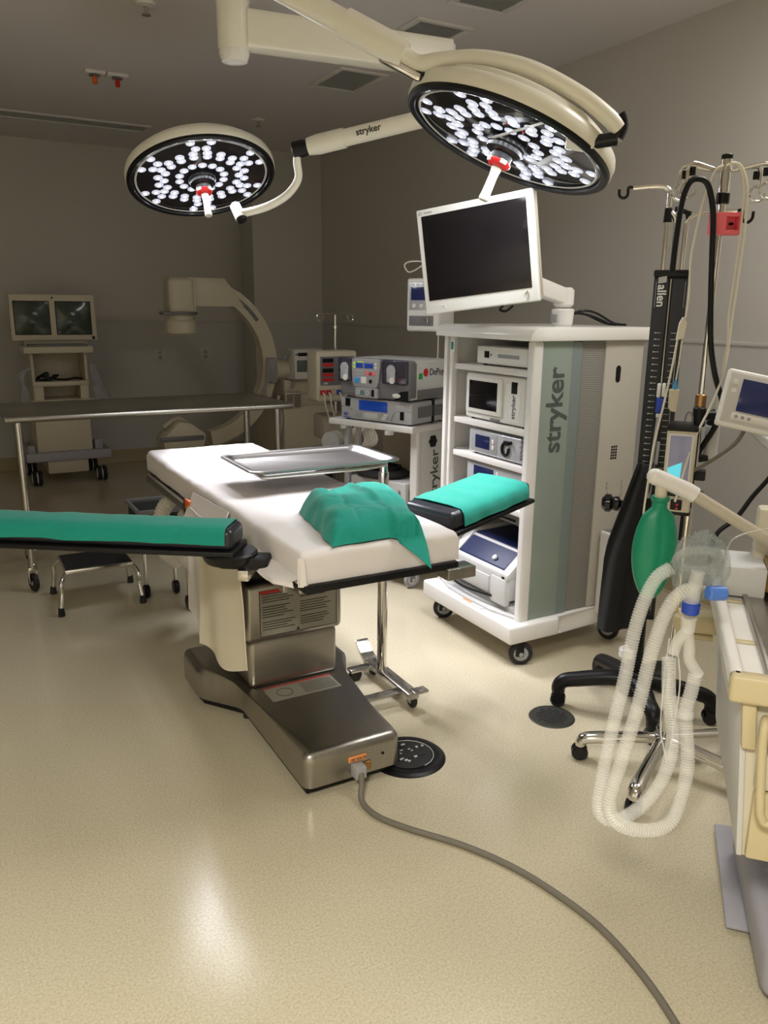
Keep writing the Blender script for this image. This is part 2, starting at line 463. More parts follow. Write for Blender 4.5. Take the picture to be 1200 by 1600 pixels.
# =================================================================== surgical lamps
def basis(z, hint):
    z = Vector(z).normalized(); x = Vector(hint); x = (x - z * x.dot(z)).normalized(); y = z.cross(x)
    m = Matrix(((x.x, y.x, z.x, 0), (x.y, y.y, z.y, 0), (x.z, y.z, z.z, 0), (0, 0, 0, 1)))
    return m
t = thing('surgical_lamp_mount', 'white ceiling column hanging at the top that carries both lamp arms', 'lamp mount', (1.12, 3.22, CZ))
mc = Matrix.Translation((1.12, 3.22, 0))
MB().lathe([(0, CZ), (.16, CZ), (.16, CZ - .03), (.06, CZ - .05), (.06, 2.66), (0, 2.66)], mc, 36).build('ceiling_tube', 'lamp_shell', t)
MB().lathe([(0, 2.66), (.064, 2.66), (.064, 2.655), (.061, 2.652), (.061, 2.50), (.057, 2.492), (0, 2.492)], mc, 36).build('hub', 'lamp_shell', t)
MB().lathe([(0, 2.492), (.056, 2.492), (.058, 2.478), (.048, 2.452), (.02, 2.446), (0, 2.446)], mc, 36).build('end_cap', 'white_gloss', t)

def led_layout():
    out = []
    def ring(n, rr, ph, r):
        for i in range(n): a = 2 * PI * (i + ph) / n; out.append((rr * math.cos(a), rr * math.sin(a), r))
    ring(14, .108, 0, .021); ring(18, .178, .2, .0215); ring(20, .207, .6, .022)
    for k in range(6):
        a0 = 2 * PI * k / 6 + .26
        for dd in (-.10, .10): out.append((.244 * math.cos(a0 + dd), .244 * math.sin(a0 + dd), .0215))
        for dd in (-.16, .16): out.append((.293 * math.cos(a0 + dd), .293 * math.sin(a0 + dd), .0215))
    return out
def lamp_head(root, m, lit, tapes=(), aim=(0, 0, -1.6)):
    L = Loc(root)
    # shell
    L.build(MB().lathe([(.335, .002), (.350, .004), (.356, .014), (.356, .036), (.350, .052), (.338, .060), (.322, .063), (.316, .080), (.300, .090), (.14, .105), (.13, .12), (0, .122)], m, 72), 'housing', 'lamp_shell')
    L.build(MB().lathe([(.322, .006), (.326, -.008), (.340, -.012), (.351, -.006), (.352, .006), (.34, .012), (.322, .012)], m, 72), 'rim', 'black')
    pan = L.build(MB().lathe([(0, .010), (.324, .010), (.324, .006), (.318, .004), (0, .004)], m, 72), 'lens_panel', 'lens_disc')
    L.build(MB().lathe([(.306, .001), (.311, -.002), (.316, .001), (.316, .005), (.306, .005)], m, 72), 'glass_edge', 'light_grey', pan)
    first = None; lay = led_layout()
    for i, (x, y, r) in enumerate(lay):
        mm = m @ Matrix.Translation((x, y, .002 - .0004 * (i % 3)))
        prof = [(r, .0025), (r * .97, .0005), (r * .72, -.0012), (r * .30, -.002), (0, -.0022)]
        o = L.build(MB().lathe(prof, mm, 14), 'led_lens', 'led_lens', pan)
        o.data.materials.append(M['led_core'])
        for p in o.data.polygons:
            if len(p.vertices) == 3: p.material_index = 1
    L.build(MB().lathe([(.066, .006), (.066, -.012), (.060, -.018), (.060, -.030), (.050, -.036), (.036, -.040), (.036, -.060), (0, -.060)], m, 36), 'hub', 'black')
    L.build(MB().lathe([(.020, -.055), (.034, -.057), (.040, -.066), (.034, -.076), (.022, -.082), (0, -.082)], m, 32), 'hub_ring', 'bright_red')
    b = MB()
    for k in range(4):
        a = k * PI / 2 + .6
        b.box((-.012, -.004, -.007), (.012, .004, .007), .003, m=m @ Matrix.Rotation(a, 4, 'Z') @ Matrix.Translation((0, .036, -.066)))
    L.build(b, 'buttons', 'white')
    L.build(MB().lathe([(0, -.080), (.018, -.080), (.017, -.09), (.0145, -.11), (.016, -.17), (.018, -.185), (.015, -.192), (0, -.192)], m, 24), 'handle', 'hose_white')
    L.build(MB().box((.10, -.285, .0022), (.132, -.262, .0038)), 'sticker', 'light_grey', pan)
    for x, y0, y1 in tapes: L.build(MB().box((x - .011, y0, -.0030), (x + .011, y1, -.0024)), 'tape_strip', 'light_grey', pan)
    # the LED beams: spot emitters sitting at lens positions
    for k in range(20):
        a = 2 * PI * (k + .3) / 20; rr = .20 if k % 2 else .27
        ld = bpy.data.lights.new('led_beam', 'SPOT'); ld.energy = lit; ld.color = (.97, .95, 1.0); ld.spot_size = R(62); ld.spot_blend = .6; ld.shadow_soft_size = .02
        lo = bpy.data.objects.new('led_beam', ld); COL.objects.link(lo); lo.parent = root
        wm = ROOTM[root.name] @ m @ Matrix.Translation((rr * math.cos(a), rr * math.sin(a), -.022))
        # beams converge on the focus 1.2 m below the lamp
        foc = ROOTM[root.name] @ m @ Vector(aim)
        d = (foc - wm.translation).normalized()
        q = d.to_track_quat('-Z', 'Y').to_matrix().to_4x4(); q.translation = wm.translation
        lo.matrix_parent_inverse = Matrix.Identity(4)
        lo.matrix_basis = ROOTM[root.name].inverted() @ q

# far lamp -----------------------------------------------------------------
cL = Vector((1.215, 4.021, 2.145)); nL = Vector((.014, -.392, -.92)).normalized()
mL = basis(-nL, (1, 0, 0)); mL.translation = cL
tl = thing('surgical_lamp', 'far round surgical lamp hanging over the foot of the table, lit', 'surgical lamp', mtx=Matrix.Translation(cL))
mloc = ROOTM[tl.name].inverted() @ mL
LAMP_P = 5.6
lamp_head(tl, mloc, 12.0, aim=mL.inverted() @ Vector((1.55, 3.2, .6)))
s0, s1 = Vector((2.0, 3.12, 2.352)), Vector((1.53, 3.468, 2.232)); dv = (s1 - s0).normalized()
e0, e1 = Vector((1.16, 3.21, 2.565)), Vector((2.02, 3.11, 2.565))
ax = (e1 - e0).normalized(); sd = Vector((-ax.y, ax.x, 0))
MB().prism([(-.045, -.065), (.045, -.065), (.05, -.05), (.05, .05), (.045, .065), (-.045, .065), (-.05, .05), (-.05, -.05)], e0, sd, (0, 0, 1), (e1 - e0), .008).build('extension_arm', 'lamp_shell', tl)
MB().cyl((2.0, 3.12, 2.28), (2.0, 3.12, 2.62), .05, .05, 28, .006).build('swivel', 'lamp_shell', tl)
MB().tube([s0, s0.lerp(s1, .74)], .036, 20).tube([s0.lerp(s1, .72), s0.lerp(s1, .75), s0.lerp(s1, .92), s1], lambda u: .042 if u < .7 else .036, 20).build('spring_arm', 'lamp_shell', tl)
MB().tube([s1, s1 + dv * .02, s1 + dv * .065, s1 + dv * .07], lambda u: .036 if .1 < u < .9 else .031, 18).build('elbow', 'black', tl)
yl = [s1 + dv * .045, (1.492, 3.505, 2.175), (1.512, 3.54, 2.11), (1.475, 3.575, 2.045), (1.40, 3.61, 1.995), (1.315, 3.65, 1.966), (1.275, 3.68, 1.962)]
MB().tube(yl, .0175, 14, smooth=6).build('yoke', 'lamp_shell', tl)
MB().cyl((1.283, 3.665, 1.935), (1.270, 3.715, 2.0), .026, .024, 16, .004).build('pivot', 'white_gloss', tl)
MB().cyl((1.285, 3.66, 1.925), (1.282, 3.668, 1.94), .022, .024, 16, .002).build('pivot_cap', 'black', tl)
pm = s0.lerp(s1, .50)
xd = dv * -1; cam_dir = (Vector((0, 0, 1.55)) - pm).normalized(); ydv = xd.cross(cam_dir).normalized() * -1
ydv = Vector((0, 0, 1)); ydv = (ydv - xd * ydv.dot(xd)).normalized(); nn = xd.cross(ydv)
text('stryker', .038, tl, 'ink', pm + nn * .0362 - xd * .075 - ydv * .010, xd, ydv, bold=.0006)

# near lamp ----------------------------------------------------------------
cR = Vector((1.705, 2.263, 2.074)); nR = Vector((-.368, .12, -.922)).normalized()
mR = basis(-nR, (.6, -.6, 0)); mR.translation = cR
tr = thing('surgical_lamp', 'near round surgical lamp tilted above the video monitor, lit', 'surgical lamp', mtx=Matrix.Translation(cR))
lamp_head(tr, ROOTM[tr.name].inverted() @ mR, LAMP_P, ((-.10, -.30, -.05), (.19, -.25, -.02)), mR.inverted() @ Vector((1.45, 2.75, .6)))
a0, a1 = Vector((1.00, 2.585, 2.515)), Vector((1.345, 2.315, 2.292)); dv = (a1 - a0).normalized()
MB().tube([Vector((1.07, 3.14, 2.72)), Vector((.93, 2.62, 2.72))], .045, 20).cyl((.94, 2.64, 2.50), (.94, 2.64, 2.77), .048, .048, 24, .006).build('extension_arm', 'lamp_shell', tr)
MB().tube([(.93, 2.64, 2.56), a0], .038, 18).tube([a0, a0.lerp(a1, .60)], .037, 20).tube([a0.lerp(a1, .58), a0.lerp(a1, .62), a0.lerp(a1, .9), a1], lambda u: .045 if u < .7 else .038, 20).build('spring_arm', 'lamp_shell', tr)
yp = [a1 - dv * .01, a1 + dv * .05, (1.42, 2.225, 2.268), (1.50, 2.13, 2.262), (1.60, 2.03, 2.226), (1.71, 1.945, 2.158), (1.79, 1.90, 2.098), (1.825, 1.89, 2.068)]
MB().tube(yp, .024, 16, smooth=6).build('yoke', 'lamp_shell', tr)
zq = (Vector((0, 0, 1)) - dv * dv.z).normalized(); jm = basis(zq, dv); jm.translation = a1 + dv * .015 - zq * .036
MB().box((-.085, -.016, -.012), (.06, .016, .012), .008, m=jm).build('joint_cover', 'chrome', tr)
MB().tube([a1 + dv * .055 - zq * .034, a1 + dv * .085 - zq * .026, a1 + dv * .105 - zq * .008], .014, 10, smooth=4).build('joint_end', 'black_gloss', tr)
MB().tube([(1.822, 1.890, 2.105), (1.836, 1.886, 2.075), (1.825, 1.893, 2.040)], .020, 14, smooth=4).tube([(1.825, 1.893, 2.040), (1.765, 1.935, 2.030)], .020, 14).build('elbow', 'black_gloss', tr)
MB().cyl((1.775, 1.93, 2.028), (1.715, 1.985, 2.045), .028, .030, 18, .005).build('pivot', 'white_gloss', tr)

# =================================================================== operating table
t = thing('operating_table', 'brushed steel operating table on a heavy cross shaped base in the centre', 'operating table', (1.06, 2.6, 0))
cx = 1.06
base = [(-.178, 2.085), (.178, 2.085), (.178, 2.60), (.30, 2.74), (.30, 3.10), (-.30, 3.10), (-.30, 2.86), (-.178, 2.70)]
def rounded_block(poly, z0, z1, bev, seg=5):
    """polygon block with soft top edge and vertical corners"""
    tb = bmesh.new()
    A = [tb.verts.new((cx + p[0], p[1], z0)) for p in poly]; B = [tb.verts.new((cx + p[0], p[1], z1)) for p in poly]
    n = len(poly); tb.faces.new(A[::-1]); tb.faces.new(B)
    for i in range(n):
        j = (i + 1) % n; tb.faces.new([A[i], A[j], B[j], B[i]])
    ed = [e for e in tb.edges if not (abs(e.verts[0].co.z - z0) < 1e-5 and abs(e.verts[1].co.z - z0) < 1e-5)]
    bmesh.ops.bevel(tb, geom=ed, offset=bev, segments=seg, profile=.5, affect='EDGES', clamp_overlap=True)
    o = MB(); o._merge(tb); return o
rounded_block(base, .04, .165, .034).build('base', 'steel_h', t)
rounded_block([(-.165, 2.11), (.165, 2.11), (.165, 2.60), (.28, 2.75), (.28, 3.08), (-.28, 3.08), (-.28, 2.87), (-.165, 2.71)], .012, .042, .004, 1).build('base_skirt', 'black', t)
for x, y in ((.80, 2.93), (.905, 2.70), (1.33, 2.78), (1.2, 2.2), (.92, 2.2)): MB().cyl((x, y, 0), (x, y, .03), .018, .016, 14).build('levelling_foot', 'rubber', t)
MB().box((.885, 2.60, .16), (1.245, 2.98, .355), .022, 4).build('lower_shroud', 'steel', t)
sh = MB().box((.872, 2.588, .35), (1.262, 2.995, .575), .022, 4).build('upper_shroud', 'steel', t)
lb = MB().box((.925, 2.585, .372), (1.235, 2.5885, .55)).build('warning_label', 'label_grey', t)
k = MB()
for c0, c1 in ((.935, 1.07), (1.085, 1.225)):
    for i in range(15):
        if i in (4, 10): continue
        z = .535 - i * .0098
        k.box((c0, 2.5842, z - .0014), (c1 - random.uniform(0, .05), 2.5851, z + .0014))
k.box((.925, 2.5842, .372), (1.235, 2.5851, .3735)).box((.925, 2.5842, .372), (.927, 2.5851, .55)).box((1.233, 2.5842, .372), (1.235, 2.5851, .55))
k.prism([(-.008, 0), (.008, 0), (0, .013)], (1.075, 2.5851, .376), (1, 0, 0), (0, 0, 1), (0, -.001, 0))
k.build('fine_print', 'ink', lb)
MB().box((.927, 2.5838, .538), (1.01, 2.5851, .549)).build('red_header', 'red', lb)
lb = MB().box((.925, 2.47, .1652), (1.20, 2.585, .1664)).build('base_label', 'label_grey', t)
k = MB()
for i in range(7): k.box((1.06, 2.485 + i * .012, .1664), (1.19, 2.488 + i * .012, .1668))
k.tube([(.99 + .03 * math.cos(a), 2.52 + .03 * math.sin(a), .1666) for a in [i * PI / 10 for i in range(20)]], .0012, 6, closed=True)
k.build('fine_print', 'ink', lb)
MB().box((.925, 2.573, .1664), (1.20, 2.582, .1668)).build('red_header', 'red', lb)
# neck bellows and top frame
MB().box((.90, 2.62, .57), (1.235, 2.96, .72), .02).build('bellows', 'black', t)
MB().box((.93, 2.30, .66), (1.25, 3.25, .76), .01).build('saddle', 'steel_h', t)
MB().box((.975, 2.34, .60), (1.135, 2.585, .768), .018, 3).build('head_housing', 'steel_h', t)
k = MB().box((.83, 1.94, .765), (1.35, 3.80, .790), .006)
k.build('top_frame', 'black', t)
for x0, x1 in ((.795, .812), (1.362, 1.379)):
    r_ = MB().box((x0, 2.02, .752), (x1, 3.72, .786), .003).build('side_rail', 'steel_h', t)
    b = MB()
    for y in (2.1, 2.5, 2.95, 3.4, 3.66): b.box((min(x0, 1.2 if x0 > 1 else x1) if 0 else (x1 if x0 < 1 else 1.345), y - .015, .76), ((.832 if x0 < 1 else x0), y + .015, .778))
    b.build('rail_spacer', 'steel_h', r_)
MB().box((1.30, 1.925, .735), (1.405, 1.99, .772), .004).build('rail_end_block', 'steel_h', t)
MB().box((.785, 2.96, .775), (.80, 3.02, .82), .005).build('release_lever', 'orange', t)
MB().box((.79, 3.0, .74), (.815, 3.06, .81), .006).build('lever_bracket', 'black', t)
# connector and label on the nose
MB().box((1.035, 2.079, .098), (1.10, 2.0855, .116), .001).build('voltage_label', 'orange_label', t)
text('120 VOLTS', .0125, t, 'ink', (1.039, 2.0788, .1025), (1, 0, 0), (0, 0, 1), depth=.0004, bold=.0003)
MB().box((1.045, 2.045, .048), (1.085, 2.088, .092), .004).build('plug', 'grey_plastic', t)
MB().box((1.09, 2.078, .055), (1.12, 2.088, .085), .003).build('inlet_cover', 'brass', t)
MB().cyl((1.165, 2.082, .098), (1.165, 2.088, .098), .005, .005, 12).build('screw', 'black', t)

# power cord
cp = [(1.065, 2.05, .068), (1.055, 2.025, .05), (1.035, 1.985, .014), (1.045, 1.90, .0095), (1.10, 1.80, .0095), (1.20, 1.66, .0095), (1.27, 1.52, .0095), (1.31, 1.38, .0095), (1.33, 1.22, .0095), (1.31, 1.05, .0095), (1.265, .90, .0095), (1.19, .72, .0095), (1.1, .5, .0095)]
MB().tube(cp, .0095, 10, smooth=10).build('power_cord', 'cord_grey', t, props={'label': 'grey power cord snaking over the floor'})

# sheeted mattress
def sheet_mesh():
    bmx = MB()
    lo, hi = Vector((.82, 1.957, .790)), Vector((1.358, 3.80, .884))
    rows = []
    NX, NY = 30, 90; rad = .022
    # profile across: from hem bottom left, up, over, down to hem right
    prof = []
    for i in range(5): prof.append((lo.x, lo.z + (hi.z - rad - lo.z) * i / 4, -1))
    for i in range(1, 5): a = PI / 2 * i / 5; prof.append((lo.x + rad - rad * math.cos(a), hi.z - rad + rad * math.sin(a), -1))
    for i in range(NX + 1): prof.append((lo.x + rad + (hi.x - lo.x - 2 * rad) * i / NX, hi.z, 0))
    for i in range(1, 5): a = PI / 2 * i / 5; prof.append((hi.x - rad + rad * math.sin(a), hi.z - rad + rad * math.cos(a), 1))
    for i in range(5): prof.append((hi.x, hi.z - rad - (hi.z - rad - lo.z) * i / 4, 1))
    ys = []
    for j in range(NY + 1): ys.append((lo.y + rad + (hi.y - lo.y - 2 * rad) * j / NY, 1.0))
    def pt(px, pz, y):
        p = Vector((px, y, pz))
        k = 1.0
        p.z += .0035 * nz(p, 7, 1) + .0015 * nz(p, 22, 2)
        if pz < hi.z - .004:
            p.x += .004 * nz(p, 14, 3)
        # sag of the left hem towards the foot
        return p
    first = []
    for y, _ in ys: rows.append([pt(px, pz, y) for px, pz, _ in prof])
    # rounded near and far end caps
    def cap(y, sgn):
        out = []
        for i in range(1, 5):
            a = PI / 2 * i / 5
            yy = y + sgn * rad * math.sin(a); dz = rad * (1 - math.cos(a))
            out.append([pt(px, max(lo.z, pz - (dz if pz > lo.z + .01 else 0)), yy) for px, pz, _ in prof])
        yy = y + sgn * rad
        for i in range(5):
            f = 1 - i / 4
            out.append([Vector((px, yy + .003 * nz((px, pz, i), 15, 5), lo.z + max(0, (min(pz, hi.z - rad) - lo.z)) * f)) for px, pz, _ in prof])
        return out
    rows = cap(ys[0][0], -1)[::-1] + rows + cap(ys[-1][0], 1)
    bmx.grid(rows)
    # tucked corner fold at the near end and loose flap along the left hem
    fold = []
    for j in range(14):
        y = 1.965 + j * .026
        wv = .010 * math.sin(j * .9)
        ww = .055 * min(1, (j + 1) / 3.0) * (1 if j < 11 else .7)
        fold.append([(.822, y, .812), (.80, y, .806 + wv * .3), (.822 - ww, y + .004, .796 + wv * .4), (.822 - ww * 1.05, y, .784 + wv * .3), (.805, y, .782)])
    bmx.grid(fold, .003)
    # pleat on the near left corner
    pl = []
    for j in range(8):
        f = j / 7
        pl.append([(.835 + .012 * f, 1.957, .87 - .085 * f), (.832 + .006 * f, 1.9535 - .004 * f, .87 - .085 * f), (.818, 1.962, .87 - .085 * f)])
    bmx.grid(pl, .002)
    return bmx
tag(sheet_mesh().build('bed_sheet', 'sheet', sharp=60), 'white fitted sheet over the mattress on the operating table', 'sheet')

# hanging linen beside the column
def hang(name, pts_top, pts_bot, n, m_, folds, label, matn, thick=.003):
    rows = []
    T = catmull(pts_top, 10); B = catmull(pts_bot, 10)
    for j in range(n + 1):
        f = j / n; row = []
        for i, (a, b) in enumerate(zip(T, B)):
            p = a.lerp(b, f); u = i / (len(T) - 1)
            p.x += folds * (.4 + f) * math.sin(u * 9 + f * 1.2) + .004 * nz(p, 9, m_)
            row.append(p)
        rows.append(row)
    return tag(MB().grid(rows, thick).build(name, matn, sharp=70), label, 'drape')
hang('hanging_drape', [(.772, 2.33, .80), (.768, 2.55, .80), (.772, 2.70, .80), (.775, 2.78, .80)], [(.765, 2.29, .40), (.76, 2.46, .335), (.755, 2.62, .335), (.75, 2.74, .33)], 18, 2, .006, 'cream linen drape hanging below the left arm board, in front of the table column', 'linen')
hang('hanging_drape', [(.782, 2.72, .80), (.785, 2.84, .80), (.785, 2.97, .80)], [(.79, 2.80, .30), (.79, 2.88, .275), (.785, 3.0, .37)], 14, 4, .008, 'greyer strip of drape hanging behind the cream linen under the table', 'sheet')
hang('hanging_drape', [(.815, 2.55, .868), (.812, 2.72, .862), (.812, 2.98, .85)], [(.765, 2.52, .78), (.745, 2.74, .71), (.765, 2.98, .735)], 8, 6, .004, 'short white sheet fold spilling over the left side of the table behind the arm board', 'sheet')

# arm boards ---------------------------------------------------------------
def arm_board(name_label, near, far, width, ztop, cover0, cover1, cover_label, zfar=None, clamp=True):
    """near/far: centre line ends on plan; board, pad and green cover"""
    A, B = Vector((*near, 0)), Vector((*far, 0)); d = (B - A); ln = d.length; d.normalize()
    ang = math.degrees(math.atan2(d.y, d.x))
    tilt = math.atan2((zfar or ztop) - ztop, ln)
    m = Matrix.Translation((A.x, A.y, ztop)) @ Matrix.Rotation(R(ang), 4, 'Z') @ Matrix.Rotation(-tilt, 4, 'Y')
    t = thing('arm_board', name_label, 'arm board', mtx=m); L = Loc(t); w = width / 2
    L.build(MB().box((0, -w - .012, -.085), (ln, w + .012, -.068), .006), 'board', 'black')
    L.build(MB().box((.005, -w, -.069), (ln - .005, w, -.004), .02, 4), 'pad', 'black_pad')
    L.build(MB().cyl((.035, 0, -.118), (.035, 0, -.083), .075, .085, 28, .006).box((-.09, -.035, -.135), (.06, .035, -.095), .008), 'swivel', 'black')
    L.build(MB().cyl((-.02, -.05, -.155), (-.02, -.09, -.155), .012, .016, 14).box((-.035, -.06, -.165), (.0, .05, -.13), .004), 'clamp', 'satin_chrome')
    # cover: cross-section swept along the board
    rows = []; n = 46
    for i in range(n + 1):
        f = i / n; x = cover0 * ln + (cover1 - cover0) * ln * f
        g = .004 * math.sin(f * 23) * (1 if .02 < f < .98 else .2); row = []
        hem = -.062 + .007 * nz((x * 5, 0, 0), 1, 3)
        hemb = -.05 + .007 * nz((x * 5, 4, 0), 1, 3)
        sec = [(-w - .008, hem), (-w - .009, -.04), (-w - .006, -.016), (-w + .006, -.001), (-w * .5, .003), (0, .004), (w * .5, .003), (w - .006, -.001), (w + .006, -.016), (w + .009, hemb)]
        for k, (yy, zz) in enumerate(sec):
            p = Vector((x, yy, zz)); p.z += .004 * nz((x, yy, 0), 14, 6) + (g * .4 if k in (4, 5, 6) else 0); p.y += .0035 * nz((x, zz, 0), 18, 9)
            row.append(m @ p)
        rows.append(row)
    c = MB().grid(rows, .003).build('arm_board_cover', 'green_cloth', sharp=70)
    tag(c, cover_label, 'cloth cover')
    return t
arm_board('left arm board on the table, jutting towards the left edge', (.735, 2.205), (.02, 2.705), .13, .922, .03, 1.12, 'long green cloth cover over the left arm board')
arm_board('right arm board angled up beside the white video tower', (1.40, 2.225), (1.83, 2.335), .235, .893, .13, .93, 'green cloth cover wrapped over the right arm board', zfar=.945)

# green draped pillow
def pillow():
    A, B, C, D = Vector((.925, 1.965, .886)), Vector((1.0, 2.385, .886)), Vector((1.375, 2.43, .886)), Vector((1.235, 1.975, .886))
    n = 76; rows = []
    for j in range(n + 1):
        t_ = -1 + 2 * j / n; row = []
        for i in range(n + 1):
            s_ = -1 + 2 * i / n
            u, v = (s_ + 1) / 2, (t_ + 1) / 2
            p = A * (1 - u) * (1 - v) + D * u * (1 - v) + C * u * v + B * (1 - u) * v
            h = .080 * (1 - abs(s_) ** 9) * (1 - abs(t_) ** 9)
            h *= 1.0 + .12 * v - .10 * u
            h += (.018 * nz(p, 8, 1) + .008 * nz(p, 15, 3) - .005 * (1 - abs(nz((p.x * .7, p.y, 0), 13, 4))) ** 8 + .002) * (1 - max(abs(s_), abs(t_)) ** 6)
            p.z += max(0, h) + .003
            # long crease lines
            cr = math.exp(-((s_ - .18 + .25 * t_) / .06) ** 2) * .010 + math.exp(-((s_ + .42 + .05 * t_) / .05) ** 2) * -.006
            p.z += cr * (1 - max(abs(s_), abs(t_)) ** 4)
            # loose corner that flops over the end of the mattress
            e = max(0, (u - .62) / .38) * max(0, (.42 - v) / .42)
            p.y -= .10 * e; p.x -= .03 * e
            if p.y < 1.957: p.z = min(p.z, .89 - (1.957 - p.y) * 1.0); p.y = min(p.y, 1.948) if p.z < .87 else p.y
            p.x += .006 * nz(p, 16, 8); p.y += .005 * nz(p, 16, 11)
            if p.y > 1.95: p.z = max(p.z, .889)
            row.append(p)
        rows.append(row)
    return MB().grid(rows, .003)
tag(pillow().build('draped_pillow', 'green_cloth', sharp=80), 'green cloth draped over a pillow at the head of the table', 'pillow')

# =================================================================== mayo stand and tray
t = thing('mayo_stand', 'chrome instrument stand with one post and a foot base beside the table', 'instrument stand', (1.50, 2.68, 0))
MB().cyl((1.50, 2.70, .07), (1.50, 2.70, .92), .021, .021, 24).build('post', 'chrome', t)
MB().cyl((1.50, 2.70, .60), (1.50, 2.70, .955), .016, .016, 20).build('inner_post', 'chrome', t)
MB().box((1.478, 2.44, .045), (1.53, 2.83, .075), .006).build('base_bar', 'satin_chrome', t)
for y, x0 in ((2.52, 1.262), (2.78, 1.385)):
    lg = MB().box((x0, y - .022, .045), (1.50, y + .022, .06), .004).build('foot', 'satin_chrome', t)
    MB().cyl((x0 + .03, y - .012, .028), (x0 + .03, y + .012, .028), .028, .028, 18, .004).build('caster', 'rubber', lg)
MB().prism([(0, 0), (.05, .01), (.085, .05), (.10, .055), (.10, .047), (.088, .04), (.055, 0), (.02, -.02)], (1.475, 2.80, .075), (0, 1, 0), (0, 0, 1), (.06, 0, 0), .003).build('pedal', 'satin_chrome', t)
MB().box((1.48, 2.395, .088), (1.545, 2.44, .10), .004).build('pedal', 'satin_chrome', t)
for y in (2.47, 2.80):
    c = MB().cyl((1.502, y, .031), (1.522, y, .031), .031, .031, 22, .004).build('caster', 'rubber', t)
    MB().box((1.497, y - .012, .02), (1.527, y + .012, .06), .003).build('fork', 'satin_chrome', c)
k = MB().tube([(1.50, 2.70, .925), (1.50, 2.69, .950), (1.40, 2.665, .950), (1.0, 2.665, .950), (.985, 2.68, .950), (.985, 2.955, .950), (1.0, 2.97, .950), (1.48, 2.97, .950), (1.50, 2.95, .950), (1.50, 2.70, .950)], .008, 10)
k.build('tray_frame', 'chrome', t)
def tray():
    b = MB(); x0, x1, y0, y1 = .925, 1.54, 2.615, 3.015
    def ring(inset, z, r):
        out = []
        for cxx, cyy, a0 in ((x1 - inset - r, y1 - inset - r, 0), (x0 + inset + r, y1 - inset - r, 90), (x0 + inset + r, y0 + inset + r, 180), (x1 - inset - r, y0 + inset + r, 270)):
            for i in range(7): a = R(a0 + 90 * i / 6); out.append((cxx + r * math.cos(a), cyy + r * math.sin(a), z))
        return out
    rows = [ring(.0, .976, .05), ring(.0, .980, .05), ring(.004, .9825, .05), ring(.018, .981, .045), ring(.024, .976, .04), ring(.034, .964, .035), ring(.045, .961, .03)]
    b.grid(rows, 0, closed_rows=True)
    f = b.bm.faces.new([b.bm.verts.new(Vector(p)) for p in ring(.045, .961, .03)])
    bmesh.ops.remove_doubles(b.bm, verts=b.bm.verts[:], dist=1e-5)
    bmesh.ops.recalc_face_normals(b.bm, faces=b.bm.faces[:])
    bmesh.ops.solidify(b.bm, geom=b.bm.faces[:], thickness=-.0015)
    return b
tag(tray().build('instrument_tray', 'tray_steel'), 'empty rectangular steel tray resting on the chrome instrument stand', 'tray')

# =================================================================== stainless back table
t = thing('instrument_table', 'long stainless steel table at the left with round chrome legs', 'table', (1.08, 4.88, 0))
k = MB().box((.28, 4.56, .955), (1.87, 5.22, .975), .003)
k.tube([(.27, 4.55, .963), (1.88, 4.55, .963)], .017, 14).tube([(.27, 5.23, .963), (1.88, 5.23, .963)], .017, 14).box((.27, 4.55, .948), (.285, 5.23, .976), .003).box((1.865, 4.55, .948), (1.88, 5.23, .976), .003)
k.build('table_top', 'steel_h', t)
wheel_specs = []
for x, y in ((.335, 4.60), (1.80, 4.60), (.372, 5.17), (1.80, 5.17)):
    lg = MB().cyl((x, y, .15), (x, y, .955), .0205, .0205, 20).cyl((x, y, .13), (x, y, .16), .024, .024, 18, .003).build('leg', 'satin_chrome', t)
    MB().cyl((x - .014, y - .012, .052), (x + .010, y - .004, .052), .052, .052, 26, .007).build('caster_wheel', 'rubber', lg)
    MB().cyl((x - .017, y - .013, .052), (x + .013, y - .003, .052), .016, .016, 14, .003).build('wheel_hub', 'satin_chrome', lg)
    MB().box((x - .026, y - .02, .05), (x - .019, y + .014, .135), .003).box((x + .015, y - .02, .05), (x + .022, y + .014, .135), .003).box((x - .026, y - .022, .122), (x + .022, y + .022, .14), .003).build('caster_fork', 'chrome', lg)
MB().box((.335, 4.585, .235), (.36, 5.185, .26), .003).box((1.78, 4.585, .235), (1.805, 5.185, .26), .003).box((.35, 4.875, .235), (1.79, 4.90, .262), .003).build('brace', 'light_grey', t)

# step stool
t = thing('step_stool', 'low chrome step stool with a black ribbed top under the left arm board', 'step stool', (.63, 4.31, 0))
x0, x1, y0, y1, zt = .455, .80, 4.20, 4.49, .222
MB().box((x0, y0, zt - .03), (x1, y1, zt - .004), .006).build('platform', 'chrome', t)
k = MB().box((x0 + .006, y0 + .006, zt - .005), (x1 - .006, y1 - .006, zt), .002)
for i in range(20): yy = y0 + .015 + i * .0132; k.box((x0 + .012, yy, zt), (x1 - .012, yy + .005, zt + .002))
k.build('rubber_mat', 'black_matte', t)
for (fx, fy), (tx, ty) in zip(((.413, 4.131), (.824, 4.134), (.419, 4.50), (.833, 4.497)), ((.468, 4.225), (.788, 4.225), (.468, 4.465), (.788, 4.465))):
    lg = MB().tube([(tx + (.05 if fx < .6 else -.05), ty, zt - .022), (tx, ty, zt - .022), ((fx + tx) / 2 + (fx - tx) * .22, (fy + ty) / 2 + (fy - ty) * .22, zt - .055), ((fx * 3 + tx) / 4, (fy * 3 + ty) / 4, .11), (fx, fy, .03)], .012, 12, smooth=5).build('leg', 'chrome', t)
    MB().cyl((fx, fy, 0), (fx, fy, .045), .018, .014, 16, .003).build('foot', 'rubber', lg)

